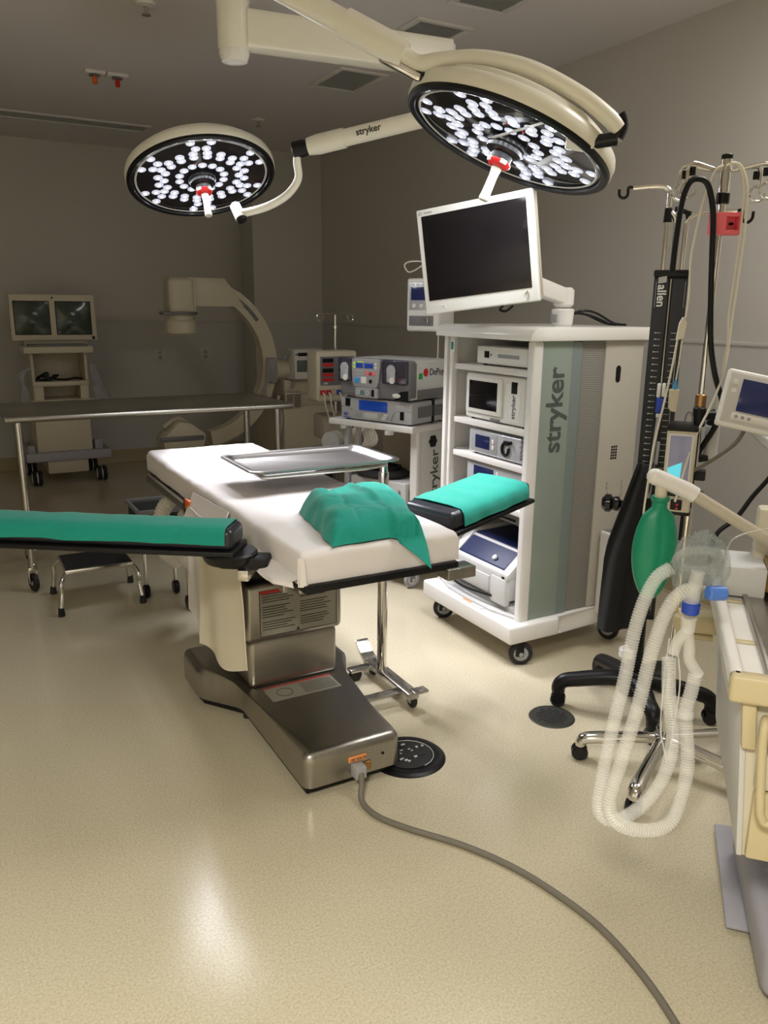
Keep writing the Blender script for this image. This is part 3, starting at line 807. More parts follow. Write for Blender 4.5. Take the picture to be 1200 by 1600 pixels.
# small dark cart with white hoses behind the arm board
t = thing('suction_unit', 'dark low suction unit on casters partly hidden behind the table', 'suction unit', (.98, 4.02, 0))
MB().box((.80, 3.96, .40), (1.10, 4.24, .53), .01).build('tray_box', 'black_matte', t)
k = MB().box((.79, 3.95, .528), (1.11, 3.965, .552), .003).box((.79, 4.235, .528), (1.11, 4.25, .552), .003).box((.79, 3.95, .528), (.805, 4.25, .552), .003)
k.build('tray_rim', 'mid_grey', t)
for x, y in ((1.02, 3.93), (1.02, 4.2), (.86, 4.2)):
    c = MB().cyl((x - .015, y, .04), (x + .015, y, .04), .04, .04, 20, .008).build('caster', 'black', t)
    MB().cyl((x, y, .07), (x, y, .40), .010, .010, 12).build('stem', 'chrome', c)
def corrugated(pts, r, label, matn, pitch=.012, amp=.0022, smooth=14, seg=16):
    P = catmull(pts, smooth); L_ = sum((b - a).length for a, b in zip(P, P[1:])); n = max(8, int(L_ / pitch * 4))
    # resample
    acc = [0]
    for a, b in zip(P, P[1:]): acc.append(acc[-1] + (b - a).length)
    Q = []
    k = 0
    for i in range(n + 1):
        s = L_ * i / n
        while k < len(acc) - 2 and acc[k + 1] < s: k += 1
        Q.append(P[k].lerp(P[k + 1], (s - acc[k]) / max(1e-9, acc[k + 1] - acc[k])))
    return MB().tube(Q, lambda u: r + amp * math.cos(u * n * PI / 2), seg)
tag(corrugated([(.97, 3.56, .715), (.895, 3.58, .70), (.845, 3.61, .645), (.825, 3.64, .55), (.85, 3.70, .42), (.93, 3.78, .32)], .034, '', 'hose_white', .016, .003).build('corrugated_hose', 'hose_white'), 'white corrugated hose under the table top, the left one of two', 'hose', 'white hoses under the table')
tag(corrugated([(1.06, 3.50, .715), (.98, 3.50, .695), (.93, 3.52, .64), (.905, 3.54, .56), (.92, 3.58, .42), (1.0, 3.66, .30)], .034, '', 'hose_white', .016, .003).build('corrugated_hose', 'hose_white'), 'white corrugated hose under the table top, the right one nearer the orange lever', 'hose', 'white hoses under the table')

# =================================================================== generic boxy device
def face_box(L, root, name, u0, z0, u1, z1, material, proud=.003, y=0.0, bev=.0015, parent=None):
    return L.build(MB().box((u0, y - proud, z0), (u1, y + .002, z1), bev), name, material, parent)
def device(name, label, cat, loc, rz, w, d, h, body, group=None, bev=.006, feet=True):
    t = thing(name, label, cat, loc, rz, group); L = Loc(t)
    z0 = .008 if feet else 0
    L.build(MB().box((0, 0, z0), (w, d, h), bev, 3), 'body', body)
    if feet:
        k = MB()
        for x in (.03, w - .03):
            for y in (.03, d - .03): k.cyl((x, y, 0), (x, y, z0 + .002), .012, .012, 10)
        L.build(k, 'feet', 'rubber')
    return t, L
def caster(L, x, y, r, z_top, wheel='rubber', hub='grey_plastic', fork='black', yaw=0, w=.024):
    m = Matrix.Translation((x, y, 0)) @ Matrix.Rotation(R(yaw), 4, 'Z')
    q = lambda p: m @ Vector(p)
    o = r * .35
    f = MB().box((-.006, -w / 2 - .008, r * .8), (o + .012, -w / 2 - .003, z_top - .01), .002, m=m).box((-.006, w / 2 + .003, r * .8), (o + .012, w / 2 + .008, z_top - .01), .002, m=m).box((-.022, -w / 2 - .008, z_top - .018), (o + .016, w / 2 + .008, z_top), .003, m=m)
    c = L.build(f, 'caster', fork)
    L.build(MB().cyl(q((o, -w / 2, r)), q((o, w / 2, r)), r, r, 28, .006), 'wheel', wheel, c)
    L.build(MB().cyl(q((o, -w / 2 - .002, r)), q((o, w / 2 + .002, r)), r * .62, r * .62, 24, .002).cyl(q((o, -w / 2 - .009, r)), q((o, w / 2 + .009, r)), r * .2, r * .2, 12, .002), 'wheel_hub', hub, c)

# =================================================================== video tower (front faces -x)
t = thing('equipment_tower', 'tall white equipment tower cart with a green glass side door, right of the table', 'equipment cart', (2.13, 3.25, 0), -90); L = Loc(t)
W, D, HT = .67, .62, 1.425
b = MB().prism([(-.025, -.075), (.705, -.075), (.705, .20), (.68, .22), (.68, .64), (-.01, .64), (-.01, .22), (-.025, .2)], (0, 0, .118), (1, 0, 0), (0, 1, 0), (0, 0, .085), .014, 3)
L.build(b, 'base', 'white')
for x, y in ((.66, .0), (.03, .0), (.62, .57), (.04, .57)): caster(L, x, y, .054, .12, yaw=62 if y < .1 else 20, w=.026)
L.build(MB().box((0, .0, .2), (.028, D, HT), .004).box((.05, -.002, .2), (.078, .03, HT), .008, 3), 'side_panel', 'white')
L.build(MB().box((.628, -.004, .2), (.672, .05, HT), .012, 4), 'front_post', 'white')
L.build(MB().box((.02, D - .03, .2), (.65, D, HT), .003), 'back_panel', 'light_grey')
g = L.build(MB().box((.655, .046, .205), (.668, .205, HT), .001), 'glass_door', 'green_glass')
L.build(MB().box((.658, .205, .205), (.667, .262, HT - .005), .001), 'frosted_strip', 'grey_glass', g)
text('stryker', .125, t, 'ink_grey', (2.13 + .165, 2.5812, .955), (0, 0, 1), (-1, 0, 0), bold=.0022, depth=.0008)
L.build(MB().box((.650, .258, .205), (.660, .405, HT), .001), 'perforated_panel', 'perf')
L.build(MB().box((.640, .395, .205), (.668, D, HT), .006), 'rear_side_panel', 'shaded_beige')
b = MB()
for z, vv in ((1.28, .475),): b.prism([(.014 * math.cos(a), .035 * math.copysign(1, math.sin(a)) * .6 + .016 * math.sin(a)) for a in [i * PI / 8 for i in range(16)]], (.6675, vv, z), (0, 1, 0), (0, 0, 1), (.002, 0, 0))
L.build(b, 'hand_hole', 'black')
b = MB()
for i in range(5):
    for j in range(3): b.box((.667, .47 + j * .013, .90 + i * .013), (.6692, .479 + j * .013, .909 + i * .013))
L.build(b, 'speaker_grille', 'black')
b = MB()
for v0, z0, z1 in ((.455, .73, .80), (.545, .72, .80)):
    for i in range(9): b.box((.667, v0 + random.uniform(0, .012), z0 + (z1 - z0) * i / 9), (.6684, v0 + .006 + random.uniform(0, .01), z0 + (z1 - z0) * i / 9 + .004))
L.build(b, 'scuff_marks', 'mid_grey')
# top cap with rounded front
prof = [(-.035, 0), (-.035, .022), (-.02, .044), (0.0, .055), (D + .02, .055), (D + .02, 0)]
L.build(MB().prism(prof, (-.022, 0, HT), (0, 1, 0), (0, 0, 1), (.712, 0, 0), .004), 'top_cap', 'white_gloss')
for z in (1.275, 1.025, .865, .67): L.build(MB().box((.03, .012, z), (.64, D - .03, z + .026), .003), 'shelf', 'white')
L.build(MB().box((.03, .02, .204), (.63, D - .03, .24), .003), 'drawer_plate', 'light_grey')
L.build(MB().prism([(.03, .02), (.63, .02), (.63, -.0), (.5, -.035), (.33, -.045), (.15, -.035), (.03, 0)], (0, 0, .2035), (1, 0, 0), (0, 1, 0), (0, 0, .012), .003), 'drawer_front', 'light_grey')
L.build(MB().box((.30, -.058, .2035), (.46, -.028, .2055)), 'caution_label', 'light_grey')
L.build(MB().box((.305, -.054, .2054), (.37, -.032, .2062)), 'caution_stripe', 'orange_label')
L.build(MB().box((.062, -.005, 1.355), (.092, .002, 1.41), .002), 'lock_plate', 'white'); L.build(MB().box((.069, -.008, 1.365), (.086, -.004, 1.40), .002), 'lock', 'teal')
# monitor arm and holster belong to the tower
m0 = Vector((2.45, 2.79, 1.48))
L2 = t
MB().cyl(m0, m0 + Vector((0, 0, .075)), .045, .05, 28, .006).build('arm_base', 'white_gloss', t)
MB().cyl(m0 + Vector((0, 0, .08)), m0 + Vector((0, 0, .165)), .045, .045, 28, .012).prism([(0, .095), (0, .16), (.30, .235), (.38, .235), (.38, .205), (.30, .155)], m0 + Vector((-.01, .038, 0)), Vector((-.98, -.1, 0)), (0, 0, 1), (.008, -.075, 0), .008).build('monitor_arm', 'white_gloss', t)
MB().box(m0 + Vector((-.052, -.02, .015)), m0 + Vector((-.046, .02, .05)), .001).build('arm_label', 'grey_plastic', t)
# waste bin hung on the rear of the side
bn = thing('waste_bin', 'white plastic bin fixed low on the side of the equipment tower', 'bin', (2.62, 2.50, .2))
MB().prism([(.0, 0), (.19, 0), (.21, .02), (.21, .09), (.0, .09)], (2.565, 2.575, .175), (1, 0, 0), (0, -1, 0), (0, 0, .40), .01, 3).build('body', 'white', bn)
MB().box((2.575, 2.495, .572), (2.765, 2.565, .577)).build('opening', 'mid_grey', bn)

# tower equipment -----------------------------------------------------------
def on_tower(u, v, z): return (2.13 + v, 3.25 - u, z)
d, L = device('video_recorder', 'slim white recorder on the top shelf of the tower', 'recorder', on_tower(.20, .05, 1.301), -90, .42, .36, .085, 'white_gloss')
face_box(L, d, 'power_switch', .06, .035, .095, .065, 'black'); face_box(L, d, 'disc_slot', .16, .04, .31, .055, 'grey_plastic'); face_box(L, d, 'led', .105, .045, .112, .055, 'mid_grey', .004)
face_box(L, d, 'trim_strip', .365, .012, .415, .08, 'light_grey', .001)
d, L = device('capture_console', 'white capture console with a dark square screen on the second tower shelf', 'console', on_tower(.15, .03, 1.051), -90, .44, .36, .215, 'white', bev=.012)
bz = face_box(L, d, 'bezel', .018, .035, .285, .20, 'white_gloss', .012, bev=.006)
face_box(L, d, 'screen', .045, .055, .258, .182, 'lcd_black', .0135, parent=bz)
face_box(L, d, 'power_switch', .345, .145, .385, .195, 'black', .003)
face_box(L, d, 'side_plate', .31, .02, .405, .185, 'white_gloss', .0015)
text('stryker', .036, d, 'mid_grey', (.375, -.0022, .035), (0, 0, 1), (-1, 0, 0), local=True, bold=.0004)
face_box(L, d, 'nameplate', .20, .012, .27, .022, 'mid_grey', .003)
d, L = device('light_source', 'silver light source box with a blue display on the third tower shelf', 'light source', on_tower(.19, .03, .891), -90, .44, .36, .118, 'silver_plastic', bev=.008)
face_box(L, d, 'panel', .02, .018, .22, .105, 'grey_plastic', .002); face_box(L, d, 'display', .055, .035, .165, .095, 'lcd_navy', .004)
face_box(L, d, 'button', .185, .04, .2, .06, 'white', .006); face_box(L, d, 'button', .185, .066, .2, .086, 'white', .006)
L.build(MB().tube([(.285 + .024 * math.cos(a), -.004, .058 + .028 * math.sin(a)) for a in [.9 + i * PI / 10 for i in range(19)]], .007, 8), 'cable_port', 'black'); face_box(L, d, 'port_flap', .285, .082, .325, .098, 'black', .018)
text('stryker', .034, d, 'mid_grey', (.405, -.0022, .025), (0, 0, 1), (-1, 0, 0), local=True)
d, L = device('camera_console', 'silver camera console partly hidden by the right green arm cover', 'console', on_tower(.18, .03, .695), -90, .45, .36, .16, 'silver_plastic', bev=.008)
face_box(L, d, 'display', .06, .045, .21, .145, 'lcd_navy', .003); face_box(L, d, 'panel_edge', .235, .02, .245, .14, 'white', .002)
d, L = device('black_box', 'flat dark box above the printer on the lowest tower shelf level', 'box', on_tower(.22, .07, .598), -90, .36, .32, .062, 'mid_grey', bev=.006)
face_box(L, d, 'front_slot', .04, .02, .3, .03, 'black')
# printer
pt = thing('printer', 'grey printer with a dark blue top tray at the bottom of the tower', 'printer', on_tower(.12, -.01, .243), -90); L = Loc(pt)
L.build(MB().box((.0, .10, .02), (.46, .50, .24), .02, 3).box((.0, .0, .02), (.46, .14, .16), .02, 3), 'body', 'light_grey')
for x0 in (-.002, .412): L.build(MB().prism([(.0, .15), (.11, .245), (.40, .26), (.46, .24), (.46, .22), (.0, .12)], (x0, 0, 0), (0, 1, 0), (0, 0, 1), (.05, 0, 0), .008), 'cheek', 'light_grey')
L.build(MB().prism([(.02, .165), (.12, .243), (.34, .25), (.34, .235), (.12, .225), (.02, .15)], (.05, 0, 0), (0, 1, 0), (0, 0, 1), (.36, 0, 0), .004), 'output_tray', 'deep_blue')
L.build(MB().cyl((.31, .045, .188), (.31, .038, .196), .012, .012, 14), 'button', 'white')
L.build(MB().box((.02, -.006, .03), (.33, .01, .115), .006).box((.34, -.006, .0), (.455, .03, .13), .012), 'paper_drawer', 'light_grey')
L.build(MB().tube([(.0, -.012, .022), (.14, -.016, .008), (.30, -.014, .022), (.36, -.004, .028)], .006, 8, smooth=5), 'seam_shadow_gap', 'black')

# cables on the tower top
k = MB()
for dz, dy in ((.0, 0), (.012, -.03), (.004, .03)):
    k.tube([(2.49, 2.78 + dy * .3, 1.53), (2.53, 2.78 + dy, 1.535 + dz), (2.60, 2.77 + dy, 1.525 + dz), (2.68, 2.74 + dy, 1.495), (2.72, 2.70 + dy, 1.487)], .0055, 8, smooth=6)
tag(k.build('monitor_cable', 'black'), 'black cables looping over the top of the equipment tower', 'cable')

# main monitor
Mm = Matrix(((.499, .861, -.098, 1.854), (-.858, .507, .080, 2.626), (.119, .045, .992, 1.751), (0, 0, 0, 1)))
q = Mm.to_3x3(); q = q.to_quaternion().to_matrix().to_4x4(); q.translation = Mm.translation
t = thing('video_monitor', 'large white monitor with a black screen, tilted on top of the equipment tower', 'monitor', mtx=q); L = Loc(t)
w, h = .24, .20
fr = L.build(MB().prism([(-w, -h), (w, -h), (w, h), (-w, h)], (0, 0, 0), (1, 0, 0), (0, 0, 1), (0, .03, 0), .006, 3), 'bezel', 'white_gloss')
L.build(MB().box((-w + .022, -.0025, -h + .052), (w - .024, .004, h - .026), .001), 'screen', 'lcd_black', fr)
L.build(MB().box((-w + .008, .03, -h + .01), (w - .006, .042, h - .008), .004).box((-w + .004, .044, -h + .006), (w - .002, .062, h - .004), .006).box((-w + .05, .06, -h + .05), (w - .05, .10, h - .05), .02), 'rear_shell', 'beige_plastic')
L.build(MB().box((-.06, .095, -.06), (.06, .125, .06), .006), 'mount_plate', 'light_grey')
L.build(MB().tube([(.188, -.003, -.165), (.20, -.004, -.158), (.203, -.004, -.175), (.196, -.004, -.19)], .0025, 6, smooth=4), 'power_mark', 'beige_plastic', fr)
L.build(MB().tube([(-.165, -.002, -.172), (-.15, -.002, -.17), (-.147, -.002, -.185)], .0012, 6), 'badge', 'light_grey', fr)
L.build(MB().tube([(-.222 + .007 * math.cos(a), -.002, .186 + .005 * math.sin(a)) for a in [i * PI / 6 for i in range(12)]], .001, 6, closed=True).box((-.206, -.002, .184), (-.17, -.0003, .187)), 'logo', 'grey_plastic', fr)
L.build(MB().tube([(.075, .05, -.198), (.06, .05, -.215), (.085, .05, -.222), (.115, .05, -.205)], .005, 8, smooth=5), 'cable_stub', 'black')

# =================================================================== tool cart
A_, B_ = Vector((1.971, 4.174)), Vector((2.20, 3.636))
d2 = (B_ - A_).normalized(); rz = math.degrees(math.atan2(d2.y, d2.x)); Wc = (B_ - A_).length; ZT = .93
def oncart(u, v, z):
    p = Matrix.Translation((A_.x, A_.y, 0)) @ Matrix.Rotation(R(rz), 4, 'Z') @ Vector((u, v, z)); return tuple(p)
t = thing('tool_cart', 'white two shelf cart between the table and the tall tower', 'equipment cart', (A_.x, A_.y, 0), rz); L = Loc(t)
Dc = .42
L.build(MB().box((-.01, -.02, ZT - .034), (Wc + .01, Dc, ZT), .006, 3), 'top_shelf', 'white')
L.build(MB().box((.02, -.01, .40), (Wc - .025, Dc, .435), .008, 3), 'lower_shelf', 'white')
L.build(MB().box((0, -.01, .13), (Wc, Dc, .17), .008), 'base', 'white')
L.build(MB().cyl((.10, -.012, ZT - .05), (.10, -.012, ZT - .034), .018, .02, 12).cyl((.43, -.012, ZT - .055), (.43, -.012, ZT - .034), .025, .026, 14), 'bumper', 'light_grey')
L.build(MB().box((Wc - .06, .06, .15), (Wc - .025, Dc - .02, ZT - .034), .003).box((Wc - .06, .05, .15), (Wc - .005, .09, ZT - .034), .012, 3), 'side_panel', 'white')
L.build(MB().box((.075, .02, .15), (.105, .06, ZT - .034), .003).box((.14, .05, .15), (.16, .08, ZT - .034), .003), 'front_post', 'silver_plastic')
L.build(MB().box((.07, Dc - .03, .45), (Wc - .03, Dc - .02, .85), .002), 'back_panel', 'beige_plastic')
x_ = Vector((0, 0, 1)); nrm = Vector((d2.x, d2.y, 0)); dep = Vector((-d2.y, d2.x, 0))
o_ = Vector(oncart(Wc - .0245, .28, .47))
text('stryker', .105, t, 'ink_grey', o_, (0, 0, 1), -dep, bold=.001, depth=.0008)
k = MB(); kc = Vector((Wc - .02, .22, .825))
for i in range(6): a = i * PI / 3; k.sphere((kc.x, kc.y + .022 * math.cos(a), kc.z + .022 * math.sin(a)), .014, 10, (.8, 1, 1))
k.sphere(kc, .024, 14, (.8, 1, 1)); L.build(k, 'knob', 'black')
for x, y in ((Wc - .03, .03), (.04, .03), (Wc - .03, Dc - .04), (.04, Dc - .04)): caster(L, x, y, .05, .132, 'grey_plastic', 'light_grey', 'mid_grey', yaw=70)
L.build(MB().cyl((Wc - .085, .34, ZT), (Wc - .085, .34, 1.805), .0065, .0065, 14), 'pole', 'chrome')
L.build(MB().tube([(Wc - .085, .34, 1.80), (Wc - .15, .30, 1.80), (Wc - .24, .27, 1.80), (Wc - .27, .26, 1.78), (Wc - .25, .27, 1.745), (Wc - .21, .28, 1.755), (Wc - .16, .30, 1.785), (Wc - .088, .338, 1.795)], .004, 8, smooth=5), 'hanger_hook', 'cable_white')

# shaver / pump console on the top
d, L = device('ablation_console', 'silver flat console with a bright blue display on the tool cart', 'console', oncart(.07, .0, ZT), rz, .50, .34, .128, 'silver_plastic', bev=.008)
face_box(L, d, 'display', .135, .062, .335, .118, 'lcd_blue', .003)
face_box(L, d, 'power_switch', .035, .078, .07, .122, 'black', .003); face_box(L, d, 'socket', .425, .03, .45, .075, 'black', .004)
face_box(L, d, 'brand_plate', .395, .09, .455, .112, 'light_grey', .002); face_box(L, d, 'keypad', .17, .018, .27, .05, 'light_grey', .003, bev=.008)
for z in (.022, .034, .046): face_box(L, d, 'button', .295 + (z - .02) * .6, z - .004, .325 + (z - .02) * .6, z + .006, 'white', .006, bev=.004)
face_box(L, d, 'pad', .11, .022, .15, .058, 'grey_plastic', .003, bev=.01)
L.build(MB().tube([(.36, -.003, .02), (.375, -.003, .05), (.395, -.003, .072), (.44, -.003, .078), (.495, -.003, .078)], .003, 6, smooth=5).tube([(.0, -.002, .075), (.05, -.002, .075), (.085, -.002, .06)], .002, 6, smooth=5), 'groove', 'grey_plastic')
text('W', .03, d, 'blue', (.02, -.003, .022), (1, 0, 0), (0, 0, 1), local=True)
face_box(L, d, 'blue_line', .02, .012, .075, .016, 'blue', .001)
L.build(MB().box((.5, .06, .04), (.503, .30, .10)), 'side_vent', 'mid_grey')
L.build(MB().box((-.002, .19, .006), (.503, .215, .131), .002), 'strap', 'black')
zt2 = ZT + .131
d, L = device('irrigation_pump', 'grey fluid pump with two roller heads and a key panel stacked on the silver console', 'pump', oncart(.085, -.01, zt2), rz, .485, .40, .215, 'light_grey', bev=.012)
L.build(MB().box((-.004, -.014, .01), (.488, .06, .218), .02, 3), 'front_shell', 'mid_grey')
L.build(MB().box((-.002, .06, .012), (.488, .395, .062), .004), 'lower_band', 'mid_grey')
pn = L.build(MB().prism([(.115, .062), (.27, .062), (.285, .10), (.30, .19), (.295, .212), (.28, .22), (.115, .22), (.10, .212), (.095, .19), (.10, .09)], (0, -.014, 0), (1, 0, 0), (0, 0, 1), (0, -.014, 0), .004), 'key_panel', 'grey_plastic')
Y = -.028
for (a, z0, b_, z1, mm) in ((.128, .168, .178, .195, 'blue'), (.188, .168, .25, .195, 'blue'), (.14, .198, .18, .204, 'lime')): face_box(L, d, 'readout', a, z0, b_, z1, mm, .002, Y, parent=pn)
for cx_, cz_, sg, mm in ((.117, .194, 1, 'lime'), (.117, .172, -1, 'lime'), (.268, .194, 1, 'white'), (.268, .172, -1, 'white')):
    L.build(MB().prism([(-.011, -.007 * sg), (.011, -.007 * sg), (0, .009 * sg)], (cx_, Y, cz_), (1, 0, 0), (0, 0, 1), (0, -.002, 0)), 'arrow_key', mm, pn)
for a, z, s_, mm in ((.195, .13, .022, 'salmon'), (.222, .13, .018, 'red'), (.244, .13, .022, 'salmon'), (.12, .085, .032, 'sky_blue'), (.165, .085, .036, 'white'), (.222, .088, .02, 'black')):
    face_box(L, d, 'key', a, z, a + s_, z + s_, mm, .003, Y, .003, parent=pn)
for i in range(3): face_box(L, d, 'key_text', .125, .115 + i * .018, .18, .118 + i * .018, 'light_grey', .001, Y, parent=pn)
sp = L.build(MB().box((.125, -.034, .008), (.285, -.012, .062), .006), 'socket_panel', 'grey_plastic')
for a in (.15, .18, .215): L.build(MB().tube([(a + .01 * math.cos(q_), -.036, .035 + .01 * math.sin(q_)) for q_ in [i * PI / 6 for i in range(12)]], .003, 6, closed=True), 'socket', 'light_grey' if a != .18 else 'teal', sp)
face_box(L, d, 'switch', .245, .018, .262, .055, 'black', .004, -.034, parent=sp)
for cx_, acc in ((.048, 'green'), (.375, 'orange')):
    cv = L.build(MB().box((cx_ - .05 if cx_ < .1 else .31, -.034, .09), (cx_ + .045 if cx_ < .1 else .482, -.012, .222), .012, 3), 'roller_cover', 'smoked')
    L.build(MB().cyl((cx_, -.018, .165), (cx_, -.036, .165), .032, .032, 24, .004).box((cx_ - .03, -.037, .10), (cx_ + .03, -.020, .165), .008), 'roller_head', 'silver_plastic', cv)
    L.build(MB().cyl((cx_ + .012, -.034, .112), (cx_ + .012, -.045, .112), .017, .017, 16, .003), 'roller_knob', 'white', cv)
    L.build(MB().box((cx_ + .035, -.03, .105) if cx_ > .1 else (cx_ - .05, -.03, .118), (cx_ + .07, -.014, .128) if cx_ > .1 else (cx_ - .02, -.014, .135), .004), 'tube_clip', acc, cv)
L.build(MB().prism([(.39, .01), (.48, .01), (.48, .062), (.43, .055)], (0, -.016, 0), (1, 0, 0), (0, 0, 1), (0, -.004, 0)), 'recess', 'black'); L.build(MB().sphere((.405, -.022, .032), .024, 12, (1.2, .3, .55)), 'latch', 'white')
sx = .486
text('DePuy', .052, d, 'ink', (sx, .17, .135), (0, 1, 0), (0, 0, 1), local=True, bold=.0003, depth=.0006)
L.build(MB().cyl((sx - .001, .135, .152), (sx + .001, .135, .152), .022, .022, 18), 'red_dot', 'red'); L.build(MB().box((sx - .001, .07, .118), (sx + .001, .105, .15)), 'green_sticker', 'green')
# remote controller on the pole
px, py = oncart(Wc - .085, .34, 0)[:2]
d, L = device('insufflator', 'small white upright device with a blue screen on a pole left of the big monitor', 'console', (px - .155, py + .095, 1.425), rz + 8, .205, .20, .285, 'white', bev=.014, feet=False)
pn = face_box(L, d, 'panel', .018, .115, .17, .262, 'silver_plastic', .003, bev=.01)
face_box(L, d, 'screen', .03, .168, .152, .238, 'lcd_navy', .005, parent=pn)
for a in (.05, .095, .14): L.build(MB().cyl((a, -.002, .138), (a, -.007, .138), .012, .012, 14, .002), 'button', 'white', pn)
for a in (.03, .06, .10, .135): face_box(L, d, 'key', a, .247, a + .02, .256, 'white', .005, parent=pn)
face_box(L, d, 'recess', .018, .03, .17, .085, 'mid_grey', .002, bev=.004); L.build(MB().cyl((.115, 0, .07), (.115, -.014, .07), .007, .007, 10).cyl((.138, 0, .07), (.138, -.014, .07), .007, .007, 10).cyl((.138, -.01, .045), (.138, -.01, .07), .005, .005, 10), 'connector', 'chrome')
# lower shelf: box with stickers, coiled black cable / pedal
d, L = device('shaver_console', 'beige console box with pink star and green square stickers on the lower cart shelf', 'console', oncart(.118, .03, .436), rz, .40, .34, .165, 'light_grey', bev=.006)
for a, z in ((.19, .12), (.25, .13), (.19, .06), (.25, .085)): L.build(MB().cyl((a, .002, z), (a, -.004, z), .012, .012, 14), 'port', 'black')
text('stryker', .034, d, 'mid_grey', (.365, -.001, .03), (0, 0, 1), (-1, 0, 0), local=True)
star = [(.026 * (1 if i % 2 == 0 else .5) * math.sin(PI * i / 5), .026 * (1 if i % 2 == 0 else .5) * math.cos(PI * i / 5)) for i in range(10)]
L.build(MB().prism(star, (.4005, .07, .115), (0, 1, 0), (0, 0, 1), (.001, 0, 0)), 'star_sticker', 'pink_sticker')
L.build(MB().box((.4, .08, .02), (.4015, .12, .055)), 'green_sticker', 'green'); L.build(MB().box((.4, .04, .02), (.4015, .06, .04)), 'grey_sticker', 'mid_grey')
fp = thing('foot_pedal', 'black round foot pedal lying on the beige console box', 'pedal', oncart(.26, .15, .602), rz); L = Loc(fp)
L.build(MB().lathe([(0, 0), (.15, 0), (.168, .012), (.17, .022), (.15, .034), (.10, .045), (0, .05)], Matrix.Diagonal((1.0, .85, 1, 1)), 32), 'disc', 'black_matte')
L.build(MB().tube([(.0 + .11 * math.cos(a), .09 * math.sin(a), .05 + .004 * math.sin(3 * a)) for a in [i * PI / 9 for i in range(18)]], .011, 8, closed=True).tube([(-.05, .02, .07), (.0, .05, .078), (.05, .0, .072)], .012, 8, smooth=5), 'cable_coil', 'black'); L.build(MB().box((-.06, -.03, .05), (.01, .02, .072), .008), 'connector', 'orange')
d, L = device('storage_bin', 'dark blue bin under the lower shelf of the tool cart', 'bin', oncart(.08, .02, .172), rz, .43, .34, .21, 'deep_blue', bev=.012, feet=False)
L.build(MB().box((-.006, -.006, .18), (.436, .346, .205), .006), 'rim', 'blue')

# =================================================================== tourniquet machine behind the cart
t = thing('tourniquet_machine', 'cream upright machine with red and blue key panels behind the tool cart', 'tourniquet machine', (2.39, 5.05, 0), 0); L = Loc(t)
L.build(MB().box((-.14, -.05, .915), (.17, .13, 1.262), .022, 4), 'housing', 'cream')
pn = L.build(MB().box((-.115, -.054, 1.03), (.145, -.048, 1.225), .004), 'panel', 'mid_grey')
for x0, mm in ((-.10, 'red'), (.02, 'blue')):
    for z in (1.185, 1.118): L.build(MB().box((x0, -.057, z), (x0 + .082, -.053, z + .028), .001), 'readout', 'black', pn)
    for z in (1.158, 1.091, 1.058): L.build(MB().box((x0, -.057, z), (x0 + .082, -.053, z + .022), .001), 'key_row', mm, pn)
L.build(MB().box((-.09, -.057, 1.037), (-.06, -.053, 1.05), .001).box((.08, -.057, 1.037), (.11, -.053, 1.05), .001), 'label', 'light_grey', pn)
L.build(MB().box((-.125, -.053, .958), (.15, -.046, 1.005), .003), 'port_bar', 'beige_plastic')
for x, mm in ((-.10, 'red'), (-.055, 'red'), (.025, 'blue'), (.07, 'blue')):
    L.build(MB().box((x - .02, -.060, .968), (x + .018, -.048, .998), .003), 'port', mm)
    L.build(MB().tube([(x, -.06, .98), (x, -.085, .965), (x + .005, -.09, .90), (x + .04, -.08, .80), (x + .09, -.04, .73)], .0055, 8, smooth=6), 'hose', 'cable_white')
L.build(MB().cyl((.10, .16, .06), (.10, .16, 1.50), .011, .011, 14).cyl((.10, .16, 1.40), (.10, .16, 1.43), .02, .02, 14, .003), 'pole', 'chrome')
for a in range(4):
    an = a * PI / 2 + .15; c, s_ = math.cos(an), math.sin(an)
    L.build(MB().tube([(.10, .16, 1.505), (.10 + .10 * c, .16 + .10 * s_, 1.505), (.10 + .145 * c, .16 + .145 * s_, 1.50), (.10 + .155 * c, .16 + .155 * s_, 1.475), (.10 + .14 * c, .16 + .14 * s_, 1.455), (.10 + .125 * c, .16 + .125 * s_, 1.465)], .0042, 8, smooth=5), 'hook', 'chrome')
for a in range(5):
    an = a * 2 * PI / 5; c, s_ = math.cos(an), math.sin(an)
    lg = L.build(MB().tube([(.10, .16, .09), (.10 + .26 * c, .16 + .26 * s_, .065)], .016, 10), 'foot', 'satin_chrome')
    L.build(MB().cyl((.10 + .26 * c - .012, .16 + .26 * s_, .03), (.10 + .26 * c + .012, .16 + .26 * s_, .03), .03, .03, 16, .004), 'caster', 'rubber', lg)
L.build(MB().box((-.02, .10, .62), (.2, .30, .80), .02), 'accessory_basket', 'beige_plastic')
# white coiled hoses lying between the machines
k = MB()
for i in range(5): k.tube([(2.40 + .075 * math.cos(a) + i * .022, 4.72 + .02 * math.sin(2 * a), .70 + .065 * math.sin(a)) for a in [j * PI / 8 + i for j in range(16)]], .011, 8, closed=True)
tag(k.build('coiled_hose', 'cable_white'), 'coil of cream tubing hanging behind the left post of the tool cart', 'hose')
t = thing('bite_canister', 'white round canister beside the coil of cream tubing', 'canister', (2.24, 4.72, .66))
MB().cyl((2.20, 4.68, .70), (2.28, 4.76, .70), .058, .058, 24, .006).build('body', 'white', t); MB().cyl((2.194, 4.674, .70), (2.202, 4.682, .70), .062, .062, 24, .003).build('lid', 'light_grey', t)
MB().box((2.15, 4.70, .62), (2.42, 4.86, .645), .004).cyl((2.3, 4.8, 0), (2.3, 4.8, .62), .012, .012, 12).cyl((2.3, 4.8, 0), (2.3, 4.8, .02), .12, .10, 24).build('stand', 'mid_grey', t)

